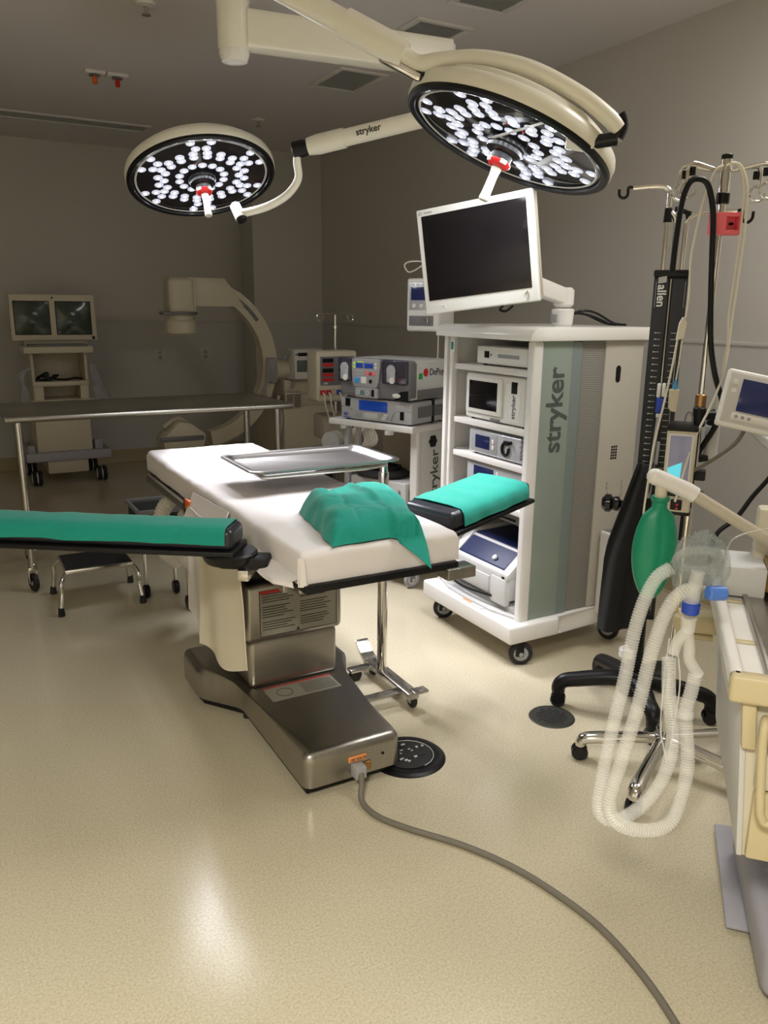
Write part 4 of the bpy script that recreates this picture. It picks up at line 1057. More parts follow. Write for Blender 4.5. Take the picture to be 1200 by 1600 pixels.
# =================================================================== C-arm
t = thing('xray_machine', 'large cream C shaped X-ray imaging arm against the back wall', 'X-ray machine', (2.75, 6.75, 0))
cc = Vector((1.905, 6.70, 1.075))
def arc_pts(r, a0, a1, n=44): return [(cc.x + r * math.cos(R(a0 + (a1 - a0) * i / n)), cc.z + r * math.sin(R(a0 + (a1 - a0) * i / n))) for i in range(n + 1)]
def arc_bar(r0, r1, ya, yb, a0, a1, n=48):
    rows = []
    for i in range(n + 1):
        a = R(a0 + (a1 - a0) * i / n); c, s_ = math.cos(a), math.sin(a)
        rows.append([(cc.x + r0 * c, ya, cc.z + r0 * s_), (cc.x + r1 * c, ya, cc.z + r1 * s_), (cc.x + r1 * c, yb, cc.z + r1 * s_), (cc.x + r0 * c, yb, cc.z + r0 * s_)])
    b = MB().grid(rows, 0, closed_rows=True)
    for r_ in (rows[0], rows[-1]): b.bm.faces.new([b.bm.verts.new(Vector(p)) for p in r_])
    bmesh.ops.remove_doubles(b.bm, verts=b.bm.verts[:], dist=1e-6)
    return b
arc_bar(.575, .70, 6.64, 6.76, 91, -82).build('c_arc', 'cream', t)
arc_bar(.6995, .707, 6.665, 6.735, 84, -70).build('track', 'grey_plastic', t)
arc_bar(.625, .655, 6.634, 6.641, 62, 34).build('grip', 'mid_grey', t)
MB().prism([(0, 0), (.47, 0), (.30, .23), (.02, .23)], (1.86, 6.632, 1.545), (1, 0, 0), (0, 0, 1), (0, .136, 0), .01).build('upper_bracket', 'cream', t)
MB().box((1.68, 6.58, 1.465), (1.895, 6.80, 1.775), .045, 4).box((1.85, 6.60, 1.47), (1.90, 6.78, 1.775), .006).build('detector_head', 'cream', t)
MB().lathe([(0, 0), (.125, 0), (.135, .01), (.128, .10), (.115, .115), (.115, .16), (0, .16)], Matrix.Translation((1.785, 6.69, 1.325)), 40).build('detector_drum', 'cream', t)
MB().lathe([(.10, .0), (.150, .0), (.154, .012), (.150, .026), (.10, .026)], Matrix.Translation((1.775, 6.69, 1.478)), 40).box((1.62, 6.565, 1.478), (1.86, 6.585, 1.502), .006).build('bumper_ring', 'mid_grey', t)
MB().prism([(1.575, .36), (1.90, .36), (1.93, .50), (1.80, .60), (1.70, .62), (1.555, .47)], (0, 6.56, 0), (1, 0, 0), (0, 0, 1), (0, .26, 0), .02).build('tube_housing', 'cream', t)
MB().box((1.535, 6.545, .455), (1.90, 6.565, .495), .006).build('tube_bumper', 'mid_grey', t)
MB().tube([(1.60, 6.69, .56), (1.72, 6.69, .63), (1.82, 6.69, .56)], .02, 10, smooth=5).build('tube_collar', 'beige_plastic', t)
# base carriage
MB().cyl((2.55, 6.70, 1.01), (2.78, 6.70, 1.01), .085, .085, 28, .01).cyl((2.60, 6.70, 1.01), (2.63, 6.70, 1.01), .092, .092, 28, .004).build('pivot', 'cream', t)
MB().box((2.52, 6.60, .90), (2.60, 6.80, 1.12), .02).tube([(2.66, 6.62, 1.10), (2.69, 6.60, 1.16), (2.75, 6.58, 1.15), (2.79, 6.58, 1.12)], .016, 10, smooth=5).tube([(2.68, 6.60, .95), (2.74, 6.58, .92), (2.72, 6.57, .86)], .014, 10, smooth=5).build('brake_handles', 'grey_plastic', t)
MB().box((2.66, 6.62, .78), (3.02, 7.15, .93), .02).box((2.62, 6.55, .20), (3.12, 7.25, .70), .03, 3).box((2.74, 6.60, .66), (3.05, 7.1, .80), .02).build('body', 'cream', t)
MB().box((2.64, 6.548, .67), (2.80, 6.60, .82), .006).build('vent_block', 'beige_plastic', t)
k = MB()
for i in range(7):
    z = .69 + i * .017; k.box((2.655, 6.545, z), (2.715, 6.549, z + .007)).box((2.725, 6.545, z), (2.785, 6.549, z + .007))
k.build('vent_slots', 'black_matte', t)
bx = MB().box((2.715, 6.50, .935), (2.985, 6.66, 1.195), .01).build('control_box', 'white', t)
MB().box((2.745, 6.495, 1.135), (2.90, 6.501, 1.165), .002).build('display', 'black', bx); MB().box((2.735, 6.495, 1.0), (2.92, 6.501, 1.10), .002).build('keypad', 'lcd_grey', bx)
MB().box((2.955, 6.497, 1.0), (2.97, 6.503, 1.02), .001).cyl((2.732, 6.497, 1.15), (2.732, 6.503, 1.15), .008, .008, 10).build('switch', 'black', bx)
MB().cyl((2.86, 6.72, .80), (2.86, 6.72, .94), .06, .06, 20).build('column', 'grey_plastic', t)
MB().box((2.62, 6.50, .08), (3.15, 7.28, .21), .02).build('chassis', 'beige_plastic', t)
for x, y in ((2.70, 6.56), (3.05, 6.56), (2.7, 7.2), (3.05, 7.2)): MB().cyl((x - .02, y, .06), (x + .02, y, .06), .06, .06, 22, .006).build('wheel', 'rubber', t)
for i in range(3): MB().tube([(2.52 - .01 * i, 6.62, 1.12), (2.49 + .02 * i, 6.58, .98), (2.47 - .015 * i, 6.58, .82), (2.50, 6.60, .72 + .03 * i)], .009, 8, smooth=6).build('cable', 'grey_plastic', t)
MB().tube([(2.58, 6.545, .80), (2.565, 6.54, .72), (2.60, 6.54, .60), (2.575, 6.54, .45), (2.59, 6.54, .3)], .014, 8, smooth=6).build('cable', 'beige_plastic', t)

# =================================================================== twin monitor cart
t = thing('imaging_monitor_cart', 'cream cart with two green grey tube screens side by side at the far left', 'monitor cart', (.91, 7.75, 0))
y0 = 7.45
hs = MB().prism([(.565, 1.25), (1.255, 1.25), (1.25, 1.635), (.57, 1.635)], (0, y0, 0), (1, 0, 0), (0, 0, 1), (0, .10, 0), .012).box((.60, y0 + .09, 1.29), (1.22, y0 + .36, 1.60), .04).build('monitor_housing', 'cream', t)
for x0, x1 in ((.605, .872), (.932, 1.205)):
    f = MB().box((x0 - .008, y0 - .004, 1.298), (x1 + .008, y0 + .004, 1.578), .003).build('screen_frame', 'black', hs)
    rows = []
    for j in range(13):
        v = j / 12; row = []
        for i in range(13):
            u = i / 12; row.append((x0 + (x1 - x0) * u, y0 - .006 - .016 * (1 - (2 * u - 1) ** 2) * (1 - (2 * v - 1) ** 2), 1.306 + .264 * v))
        rows.append(row)
    MB().grid(rows, .002).build('screen', 'crt', hs)
MB().box((1.208, y0 - .006, 1.262), (1.232, y0 + .01, 1.285), .002).cyl((.907, y0 - .004, 1.605), (.907, y0 + .002, 1.605), .008, .008, 10).build('knob', 'black', hs)
MB().box((.66, y0 + .03, 1.20), (1.17, y0 + .35, 1.252), .01).build('swivel', 'beige_plastic', t)
MB().box((.635, y0 - .13, 1.15), (1.19, y0 + .30, 1.205), .008).build('keyboard_shelf', 'cream', t)
MB().box((.68, y0 - .115, 1.205), (1.15, y0 + .03, 1.222), .003).build('keyboard', 'mid_grey', t)
k = MB().box((.69, y0, .86), (.715, y0 + .35, 1.155), .004).box((1.125, y0, .86), (1.15, y0 + .35, 1.155), .004).box((.69, y0 + .33, .86), (1.15, y0 + .35, 1.155), .004).box((.69, y0 - .02, .865), (1.15, y0 + .35, .905), .006)
k.box((.695, y0, .66), (.775, y0 + .35, .87), .004).box((1.075, y0, .66), (1.145, y0 + .35, .87), .004).box((.695, y0 + .3, .66), (1.145, y0 + .35, .87), .004)
k.build('rack', 'cream', t)
MB().box((.655, y0 - .03, .62), (1.19, y0 + .40, .75), .008).build('drawer_unit', 'cream', t)
for x0 in (.68, .935): f = MB().box((x0, y0 - .038, .645), (x0 + .225, y0 - .028, .715), .003).build('drawer', 'grey_plastic', t); MB().box((x0 + .09, y0 - .046, .675), (x0 + .14, y0 - .036, .685), .002).build('handle', 'light_grey', f)
MB().box((.682, y0, .29), (1.14, y0 + .42, .625), .01).build('cabinet', 'cream', t)
MB().box((.58, y0 - .06, .215), (1.29, y0 + .02, .295), .012).box((.58, y0 - .02, .215), (.67, y0 + .55, .295), .01).box((1.20, y0 - .02, .215), (1.29, y0 + .55, .295), .01).box((.60, y0 - .03, .29), (.66, y0 + .02, .36), .01).box((1.16, y0, .29), (1.23, y0 + .06, .38), .01).build('bumper', 'lavender_grey', t)
MB().box((.75, y0 - .03, .10), (1.09, y0 + .4, .22), .01).build('power_box', 'beige_plastic', t)
for x, y in ((.655, y0), (1.20, y0), (.66, y0 + .5), (1.2, y0 + .5)):
    c = MB().cyl((x - .04, y, .068), (x - .006, y, .068), .068, .068, 26, .010).cyl((x + .006, y, .068), (x + .04, y, .068), .068, .068, 26, .010).build('caster', 'rubber', t)
    MB().cyl((x - .042, y, .068), (x + .042, y, .068), .05, .05, 24, .004).build('wheel_disc', 'white', c)
def bundle(paths, r, label, matn, name='hanging_cable'):
    k = MB()
    for p in paths: k.tube(p, r, 8, smooth=6)
    return tag(k.build(name, matn), label, 'cable')
bundle([[(.655 + i * .012, 7.43 - i * .01, 1.02), (.62 - i * .018, 7.42, .96), (.605 + i * .02, 7.41, .82), (.585 + .02 * i, 7.41, .72), (.54 + .02 * i, 7.40, .69 - .02 * i), (.56, 7.40, .74)] for i in range(3)], .014, 'grey cable bundle hanging at the left side of the twin screen cart', 'lavender_grey')
bundle([[(1.17 + i * .008, 7.42, 1.05), (1.18 + i * .02, 7.41, .95), (1.215 + i * .025, 7.41, .83), (1.255 + .022 * i, 7.40, .74), (1.22 + .03 * i, 7.40, .71), (1.19 + .01 * i, 7.41, .86)] for i in range(3)], .013, 'grey cable bundle hanging at the right side of the twin screen cart', 'lavender_grey')
k = MB()
for i in range(4): k.tube([(.73, 7.52, .915), (.76 + .02 * i, 7.50, .95 + .01 * i), (.83, 7.49, .93 - .005 * i), (.88 + .01 * i, 7.50, .955), (.86, 7.52, .92), (.75 + .02 * i, 7.50, .915)], .008, 8, smooth=5)
k.tube([(.85, 7.50, .925), (.95, 7.49, .915), (1.05, 7.50, .925), (1.11, 7.52, .915)], .008, 8, smooth=5)
tag(k.build('coiled_cable', 'black'), 'tangled black cable lying in the open shelf of the twin screen cart', 'cable')

# =================================================================== black traction tower stand
hubB = Vector((2.235, 2.005, 0))
vdir = Vector((hubB.x, hubB.y, 0)).normalized(); rzB = math.degrees(math.atan2(vdir.y, vdir.x)) - 90
t = thing('traction_tower', 'tall black column stand with ruler marks and chrome hook arms on a black star base', 'traction stand', hubB, rzB); L = Loc(t)
for cx_, cy_ in ((2.040, 2.205), (2.192, 1.90), (2.465, 1.815), (2.36, 2.375), (2.60, 2.13)):
    q_ = ROOTM[t.name].inverted() @ Vector((cx_, cy_, 0)); dq = Vector((q_.x, q_.y, 0)); dn = dq.normalized()
    if dq.length > .30: dq = dn * .29
    if dq.length < .2: dq = dn * .20
    lg = L.build(MB().tube([dn * .02 + Vector((0, 0, .155)), dn * .10 + Vector((0, 0, .150)), dq * .72 + Vector((0, 0, .128)), dq * .93 + Vector((0, 0, .112)), dq + Vector((0, 0, .085)), dq + Vector((0, 0, .06))], lambda u: .034 - .008 * u, 12, smooth=5), 'leg', 'black')
    sd = dn.cross(Vector((0, 0, 1)))
    L.build(MB().cyl(dq + sd * .024 + Vector((0, 0, .03)), dq + sd * .005 + Vector((0, 0, .03)), .03, .03, 20, .006).cyl(dq - sd * .024 + Vector((0, 0, .03)), dq - sd * .005 + Vector((0, 0, .03)), .03, .03, 20, .006).cyl(dq + Vector((0, 0, .03)), dq + Vector((0, 0, .075)), .014, .018, 12), 'caster', 'black_gloss', lg)
L.build(MB().cyl((0, 0, .10), (0, 0, .20), .052, .045, 24, .008), 'hub', 'black')
L.build(MB().cyl((0, 0, .2), (0, 0, .44), .03, .03, 20).cyl((-.03, -.012, .255), (-.03, -.012, .285), .03, .03, 18, .003), 'lower_post', 'black')
L.build(MB().cyl((-.03, -.014, .255), (-.03, -.014, .288), .031, .031, 20, .002), 'collar', 'white')
L.build(MB().box((-.055, -.03, .42), (.055, .035, 1.68), .006, 2), 'column', 'black')
L.build(MB().box((-.058, -.036, 1.662), (.058, .04, 1.685), .006, 2), 'column_cap', 'black')
L.build(MB().box((-.052, -.0335, .44), (-.006, -.0295, 1.655), .001).box((.006, -.0335, .44), (.052, -.0295, 1.655), .001), 'scale_plate', 'black_matte')
k = MB()
for i in range(46):
    z = 1.475 - i * .0215
    k.box((-.034, -.0345, z), (-.018, -.033, z + .0016)).box((-.038, -.0345, z - .001), (-.032, -.033, z + .0028))
    k.box((.016, -.0345, z), (.034, -.033, z + .0016))
k.box((.038, -.0345, .46), (.0395, -.033, 1.50))
L.build(k, 'ruler_marks', 'light_grey')
text('allen', .040, t, 'white_ink', (-.040, -.0346, 1.636), (0, 0, -1), (1, 0, 0), local=True, bold=.0008, depth=.0006)
k = MB()
for i in range(5): k.prism([(-.041, 0), (-.014, .005), (-.014, .0075), (-.041, .0025)], (0, -.0349, 1.640 + i * .0042), (1, 0, 0), (0, 0, 1), (0, .001, 0))
L.build(k, 'logo', 'white_ink')
for x0 in (-.0475, .046): L.build(MB().box((x0, -.035, 1.56), (x0 + .0015, -.033, 1.645)), 'fine_print', 'grey_plastic')
L.build(MB().box((-.0022, -.035, .70), (.0022, -.03, 1.655), .001), 'slide_track', 'satin_chrome')
L.build(MB().cyl((-.13, 0, .852), (-.05, 0, .852), .012, .018, 14).lathe([(0, -.17), (.018, -.17), (.034, -.155), (.034, -.14), (.024, -.13), (.028, -.12), (.028, -.11), (.014, -.10), (0, -.10)], Matrix.Translation((0, 0, .852)) @ Matrix.Rotation(R(90), 4, 'Y'), 24), 'knob', 'black_gloss')
def hook(pts, end, name='hook_arm'):
    a = L.build(MB().tube(pts, .0085, 12, smooth=6), name, 'chrome')
    L.build(MB().tube(end, .005, 8, smooth=5), 'hook_tip', 'black', a)
hook([(-.03, 0, 1.67), (-.03, 0, 1.80), (-.03, 0, 1.915), (-.036, 0, 1.945), (-.07, 0, 1.955), (-.15, 0, 1.952)], [(-.148, 0, 1.953), (-.165, 0, 1.955), (-.167, 0, 1.93), (-.18, 0, 1.922), (-.193, 0, 1.93), (-.195, 0, 1.95)])
hook([(.03, 0, 1.67), (.03, 0, 1.78), (.034, 0, 1.835), (.06, 0, 1.862), (.12, 0, 1.868), (.185, 0, 1.870)], [(.183, 0, 1.87), (.20, 0, 1.872), (.203, 0, 1.845), (.218, 0, 1.834), (.232, 0, 1.845), (.234, 0, 1.868)])
hook([(0, .01, 1.67), (0, .01, 1.80), (-.005, .0, 1.85), (-.02, -.0, 1.872)], [(-.02, 0, 1.885), (-.03, 0, 1.88), (-.034, 0, 1.855)])
L.build(MB().cyl((-.03, 0, 1.84), (-.03, 0, 1.885), .014, .012, 14).cyl((.034, .02, 1.845), (.034, .02, 1.875), .004, .012, 12).tube([(.034, .02, 1.87), (.0, .03, 1.885), (-.01, .03, 1.885)], .008, 8), 'joint', 'black')
# black sling hanging down the column
rows = []
for j in range(26):
    f = j / 25; z = 1.02 - .65 * f
    row = []
    c0 = -.02 - .045 * min(1, f * 1.8) ; wd = .035 + .045 * min(1, f * 2.2)
    for i in range(15):
        u = i / 14 - .5
        row.append(ROOTM[t.name] @ Vector((c0 + u * 2 * wd, -.055 - .018 * math.cos(u * 11 + f * 3) + .02 * u * u, z + .05 * u * f + (.04 * abs(u) if f > .9 else 0))))
    rows.append(row)
tag(MB().grid(rows, .006).build('fabric_sling', 'black_cloth', sharp=70), 'black fabric sling hanging down the front of the black ruler column', 'sling')
# white lead clip hung on the column
kk = thing('lead_clip', 'white clip with a blue band hung on the black ruler column', 'clip', hubB, rzB); L = Loc(kk)
L.build(MB().box((-.012, -.052, 1.255), (.0, -.04, 1.305), .004).box((.004, -.052, 1.258), (.016, -.04, 1.306), .004).box((-.008, -.05, 1.185), (.008, -.04, 1.20), .003), 'clip', 'white'); L.build(MB().box((-.011, -.052, 1.20), (.012, -.04, 1.256), .006), 'band', 'blue')
L.build(MB().tube([(0, -.045, 1.187), (.0, -.047, 1.16), (-.006, -.05, 1.05), (-.012, -.052, .92), (-.005, -.052, .90), (.004, -.05, .94), (.01, -.048, 1.10)], .006, 8, smooth=6), 'tail', 'grey_plastic')

# =================================================================== chrome IV pole with patient monitor
hubS = Vector((2.065, 1.69, 0))
t = thing('iv_pole', 'chrome IV pole on a five leg polished base in front of the black column', 'IV pole', hubS); L = Loc(t)
for cx_, cy_ in ((1.845, 1.865), (1.755, 1.53), (2.16, 1.42), (2.36, 1.62), (2.235, 1.86)):
    dq = Vector((cx_, cy_, 0)) - hubS; dn = dq.normalized(); dq = dn * min(.33, max(.2, dq.length))
    lg = L.build(MB().tube([dn * .0 + Vector((0, 0, .11)), dn * .05 + Vector((0, 0, .108)), dq * .6 + Vector((0, 0, .095)), dq * .9 + Vector((0, 0, .085)), dq * .99 + Vector((0, 0, .072)), dq + Vector((0, 0, .055))], lambda u: .020 + .006 * math.sin(u * PI) if u < .8 else .021, 12, smooth=5, flat=.8), 'leg', 'chrome')
    sd = dn.cross(Vector((0, 0, 1)))
    L.build(MB().cyl(dq + sd * .022 + Vector((0, 0, .029)), dq + sd * .003 + Vector((0, 0, .029)), .029, .029, 20, .006).cyl(dq - sd * .022 + Vector((0, 0, .029)), dq - sd * .003 + Vector((0, 0, .029)), .029, .029, 20, .006), 'caster', 'black_gloss', lg)
L.build(MB().cyl((0, 0, .085), (0, 0, .13), .042, .036, 24, .006), 'hub', 'satin_chrome')
L.build(MB().cyl((0, 0, .12), (0, 0, 1.22), .0125, .0125, 18).cyl((0, 0, 1.2), (0, 0, 1.93), .010, .010, 18).cyl((0, 0, 1.885), (0, 0, 1.98), .015, .015, 18), 'pole', 'chrome')
for z0, z1, r0 in ((1.855, 1.885, .019), (1.975, 1.99, .016)): L.build(MB().cyl((0, 0, z0), (0, 0, z1), r0, r0, 18, .002), 'collar', 'black')
cr = Vector((.875, -.484, 0)); cf = Vector((.471, .846, 0)).normalized()
def cam2(x, y, z): return cr * x + cf * y + Vector((0, 0, z))
def rod(name, pts, r=.0055, m='chrome', sm=6, parent=None): return L.build(MB().tube([cam2(*p) for p in pts], r, 10, smooth=sm), name, m, parent)
for sx, sy in ((-1, -.25), (-1, .35), (1, .35), (1, -.30)):
    ar = rod('hook', [(0, 0, 1.945), (.04 * sx, .03 * sy, 1.950), (.095 * sx, .08 * sy, 1.962), (.115 * sx, .10 * sy, 1.955), (.118 * sx, .10 * sy, 1.925), (.115 * sx, .10 * sy, 1.905)])
    rod('hook_loop', [(.115 * sx + .022 * math.cos(a), .10 * sy + .004 * math.sin(a), 1.888 + .022 * math.sin(a)) for a in [1.4 + i * PI / 7 for i in range(12)]], .004, 'chrome', 0, ar)
    L.build(MB().cyl(cam2(.104 * sx, .10 * sy, 1.928), cam2(.104 * sx, .10 * sy, 1.95), .008, .008, 10), 'hook_guard', 'black', ar)
L.build(MB().cyl((0, 0, 1.20), (0, 0, 1.26), .02, .02, 16, .003).cyl(cam2(0, 0, 1.235), cam2(.05, -.005, 1.235), .014, .016, 14), 'pole_clamp', 'black')
L.build(MB().cyl((0, 0, 1.262), (0, 0, 1.30), .017, .017, 16, .002), 'brass_collar', 'brass')
pk = thing('pole_clip', 'bright pink plastic clip fastened near the top of the chrome IV pole', 'clip', hubS); L = Loc(pk)
L.build(MB().box((-.028, -.028, 0), (.012, .012, .062), .003, m=Matrix.Translation(Vector((-.006, 0, 1.768))) @ Matrix.Rotation(R(-29), 4, 'Z')).box((.012, .006, 0), (.056, .012, .062), .002, m=Matrix.Translation(Vector((-.006, 0, 1.768))) @ Matrix.Rotation(R(-29), 4, 'Z')).box((.012, -.024, 0), (.056, .01, .014), .002, m=Matrix.Translation(Vector((-.006, 0, 1.768))) @ Matrix.Rotation(R(-29), 4, 'Z')).box((.012, -.024, .05), (.056, .01, .062), .002, m=Matrix.Translation(Vector((-.006, 0, 1.768))) @ Matrix.Rotation(R(-29), 4, 'Z')).box((.05, -.024, 0), (.058, .01, .062), .002, m=Matrix.Translation(Vector((-.006, 0, 1.768))) @ Matrix.Rotation(R(-29), 4, 'Z')), 'body', 'pink')
L.build(MB().cyl((.026, -.012, 1.80), (.026, -.024, 1.80), .004, .004, 8), 'screw', 'black')
# patient monitor on the pole (faces the table)
mo = cam2(-.105, -.03, 0) + hubS
t = thing('patient_monitor', 'narrow upright patient monitor with a glowing cyan screen clamped to the chrome pole', 'patient monitor', (mo.x, mo.y, .93), -52); L = Loc(t)
w_, d_, h_ = .088, .12, .265
L.build(MB().box((0, 0, 0), (w_, d_, h_), .006, 3), 'body', 'cream')
L.build(MB().box((-.003, -.003, h_ - .006), (w_ + .003, d_ + .003, h_ + .012), .006).box((-.002, -.002, -.006), (w_ + .002, d_ + .002, .006), .004).box((w_ - .002, .045, .01), (w_ + .004, d_, h_ - .008), .003), 'casing', 'black')
fr = L.build(MB().box((.006, -.005, .10), (w_ - .008, .002, h_ - .012), .002), 'screen_frame', 'white')
L.build(MB().box((.012, -.0065, .106), (w_ - .014, -.003, h_ - .018), .0005), 'screen', 'lcd_pale', fr)
L.build(MB().prism([(.012, .106), (.05, .106), (.052, .165), (.012, .145)], (0, -.0066, 0), (1, 0, 0), (0, 0, 1), (0, -.0006, 0)), 'waveform_area', 'lcd_cyan', fr)
L.build(MB().box((.014, -.006, .055), (.064, .0, .094), .002).box((.03, -.006, .012), (.064, .0, .045), .002), 'key_strip', 'black')
for z in (.018, .030): L.build(MB().cyl((.05, -.006, z), (.05, -.009, z), .004, .004, 8), 'key', 'red')
L.build(MB().box((.02, -.008, .07), (.05, -.004, .085), .002), 'badge', 'grey_plastic')
L.build(MB().tube([(.045, .04, h_ + .01), (.048, .04, h_ + .04), (.058, .04, h_ + .052), (.068, .04, h_ + .036), (.07, .04, h_ + .01)], .0022, 8, smooth=5), 'handle_wire', 'mid_grey')
for z0 in (.03, .10): L.build(MB().box((w_ + .0, .05, z0), (w_ + .035, .09, z0 + .033), .005), 'clamp', 'black_matte')
# small bracket with white bottle behind
t = thing('spray_bottle', 'small grey bottle with a black cap clipped behind the chrome pole', 'bottle', (2.12, 1.70, 1.09))
MB().cyl((2.135, 1.69, 1.09), (2.135, 1.69, 1.20), .022, .022, 18, .004).build('bottle', 'light_grey', t); MB().cyl((2.135, 1.69, 1.198), (2.135, 1.69, 1.25), .022, .014, 18, .006).build('cap', 'black', t); MB().box((2.075, 1.68, 1.085), (2.155, 1.72, 1.105), .004).build('bracket', 'black', t)

# cords over the pole
def W3(x, y, z): return tuple(hubS + cam2(x, y, z))
tag(MB().tube([W3(-.148, -.06, 1.66), W3(-.146, -.06, 1.75), W3(-.138, -.055, 1.85), W3(-.118, -.045, 1.905), W3(-.09, -.04, 1.917), W3(-.062, -.04, 1.90), W3(-.04, -.04, 1.83), W3(-.030, -.04, 1.72), W3(-.02, -.04, 1.60), W3(-.005, -.04, 1.46), W3(.02, -.04, 1.36), W3(.05, -.035, 1.29), W3(.058, -.03, 1.25), W3(.04, -.02, 1.19), W3(.01, .03, 1.08), W3(-.002, .03, .96), W3(-.004, .03, .82)], .0085, 10, smooth=6).build('hanging_hose', 'black'), 'thick black hose looped over the left hook of the chrome IV pole', 'hose')
def wcable(pts, label, r=.0032, m='cable_white'): return tag(MB().tube([W3(*p) for p in pts], r, 8, smooth=6).build('hanging_cable', m), label, 'cable')
wcable([(.0, -.03, 1.962), (.03, -.03, 1.955), (.055, -.03, 1.90), (.062, -.03, 1.80), (.060, -.03, 1.66), (.055, -.03, 1.52), (.048, -.04, 1.40), (.02, -.05, 1.29), (-.03, -.06, 1.17), (-.055, -.06, 1.05), (-.07, -.06, .97)], 'white cable dropping from the pole top, right of the pink clip', .0038)
wcable([(-.01, -.025, 1.955), (.02, -.025, 1.962), (.045, -.025, 1.91), (.052, -.025, 1.80), (.050, -.025, 1.66), (.044, -.03, 1.54), (.05, -.03, 1.46), (.043, -.03, 1.36), (.04, -.03, 1.25)], 'thinner white cable beside the longer one under the pink clip')
wcable([(-.02, -.03, 1.955), (-.045, -.035, 1.94), (-.065, -.035, 1.88), (-.078, -.035, 1.80), (-.088, -.035, 1.70), (-.085, -.04, 1.60), (-.088, -.04, 1.53)], 'white lead running down to the pale green adapter')
ad = thing('lead_adapter', 'pale green flat adapter hanging on white leads beside the ruler column', 'adapter', hubS); 
MB().prism([(-.012, 0), (.012, .004), (.016, .05), (.006, .068), (.0, .068), (-.008, .05)], W3(-.098, -.04, 1.465), cr, (.04, 0, .99), cf * .008, .003).build('body', 'cable_white', ad)
wcable([(-.104, -.035, 1.468), (-.11, -.035, 1.40), (-.125, -.035, 1.28), (-.142, -.03, 1.15), (-.15, -.03, 1.03), (-.155, -.03, .92), (-.15, -.03, .83)], 'white leads falling from the adapter along the black column')
tag(MB().tube([W3(-.092, -.04, 1.466), W3(-.094, -.04, 1.40), W3(-.098, -.04, 1.345)], .0022, 8).build('probe_lead', 'cable_white'), 'straight white lead holding the cream finger probe', 'cable')
fpz = thing('finger_probe', 'cream finger probe with a blue strain relief hanging above the cyan screen', 'finger probe', hubS)
MB().cyl(W3(-.098, -.04, 1.348), W3(-.099, -.04, 1.318), .003, .0075, 12).build('strain_relief', 'sky_blue', fpz)
MB().prism([(-.014, .0), (-.004, -.012), (.012, -.012), (.014, .058), (-.016, .058)], W3(-.099, -.048, 1.262), cr, (0, 0, 1), cf * .016, .005, 3).build('body', 'cream', fpz)

# =================================================================== anaesthesia machine
N0 = Vector((1.305, .925, 0)); Dv = Vector((.735, .678, 0)).normalized(); rzA = math.degrees(math.atan2(-.735, .678))
t = thing('anaesthesia_machine', 'cream anaesthesia machine cut off by the right edge', 'anaesthesia machine', N0, rzA); L = Loc(t)
# work surface with raised rim
L.build(MB().box((0, .0, .80), (.75, .70, .83), .006).box((0, 0, .80), (.028, .70, .856), .010, 3), 'work_surface', 'white')
L.build(MB().box((.0, -.006, .795), (.75, .028, .856), .010, 3), 'front_rim', 'cream_yellow')
L.build(MB().box((.02, .23, .83), (.07, .25, .834), .003).box((.02, .50, .83), (.07, .52, .834), .003), 'rim_rib', 'cream_yellow')
L.build(MB().box((.072, .03, .83), (.72, .62, .838), .004).box((.072, .03, .836), (.72, .045, .846), .003).box((.072, .03, .836), (.085, .62, .845), .003), 'steel_mat', 'steel_h')
# cabinet
L.build(MB().prism([(.034, .797), (.72, .797), (.72, .43), (.064, .43)], (0, .035, 0), (1, 0, 0), (0, 0, 1), (0, .625, 0), .006), 'cabinet', 'cream')
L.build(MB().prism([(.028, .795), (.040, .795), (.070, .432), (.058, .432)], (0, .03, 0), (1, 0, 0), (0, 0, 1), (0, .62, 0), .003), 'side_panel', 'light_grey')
L.build(MB().prism([(.028, .797), (.056, .797), (.066, .69), (.038, .69)], (0, .012, 0), (1, 0, 0), (0, 0, 1), (0, .04, 0), .005), 'corner_post', 'cream_yellow')
L.build(MB().box((.072, .018, .60), (.72, .04, .68), .006), 'drawer', 'cream')
L.build(MB().box((.085, .02, .69), (.16, .036, .79), .003), 'gauge_panel', 'mid_grey'); L.build(MB().box((.072, .016, .715), (.11, .022, .75), .002), 'gauge_label', 'green')
L.build(MB().tube([(.075, .01, .765), (.070, -.018, .765), (.070, -.022, .72), (.080, -.022, .60), (.088, -.02, .562), (.115, -.018, .55), (.30, -.018, .55)], .009, 12, smooth=5), 'pull_handle', 'brass' if 0 else 'cream_yellow')
L.build(MB().box((.074, .020, .435), (.72, .04, .592), .006), 'lower_drawer', 'cream_yellow')
L.build(MB().box((.045, .32, .60), (.058, .40, .685), .005), 'side_clip', 'cream_yellow')
L.build(MB().box((.20, .14, .14), (.72, .60, .44), .01), 'lower_body', 'light_grey')
k = MB().prism([(.158, .085), (.72, .05), (.72, .62), (.14, .64)], (0, 0, .03), (1, 0, 0), (0, 1, 0), (0, 0, .12), .03, 4)
for i in range(5):
    for j in range(6): k.sphere((.20 + j * .07, .12 + i * .07, .15), .013, 10, (1, 1, .35))
L.build(k, 'base', 'lavender_grey')
L.build(MB().box((.105, .32, .012), (.17, .76, .024), .004), 'base_wing', 'lavender_grey')
for x, y in ((.21, .14), (.66, .14), (.21, .56), (.66, .56)): L.build(MB().cyl((x, y - .015, .03), (x, y + .015, .03), .03, .03, 18, .004), 'caster', 'rubber')
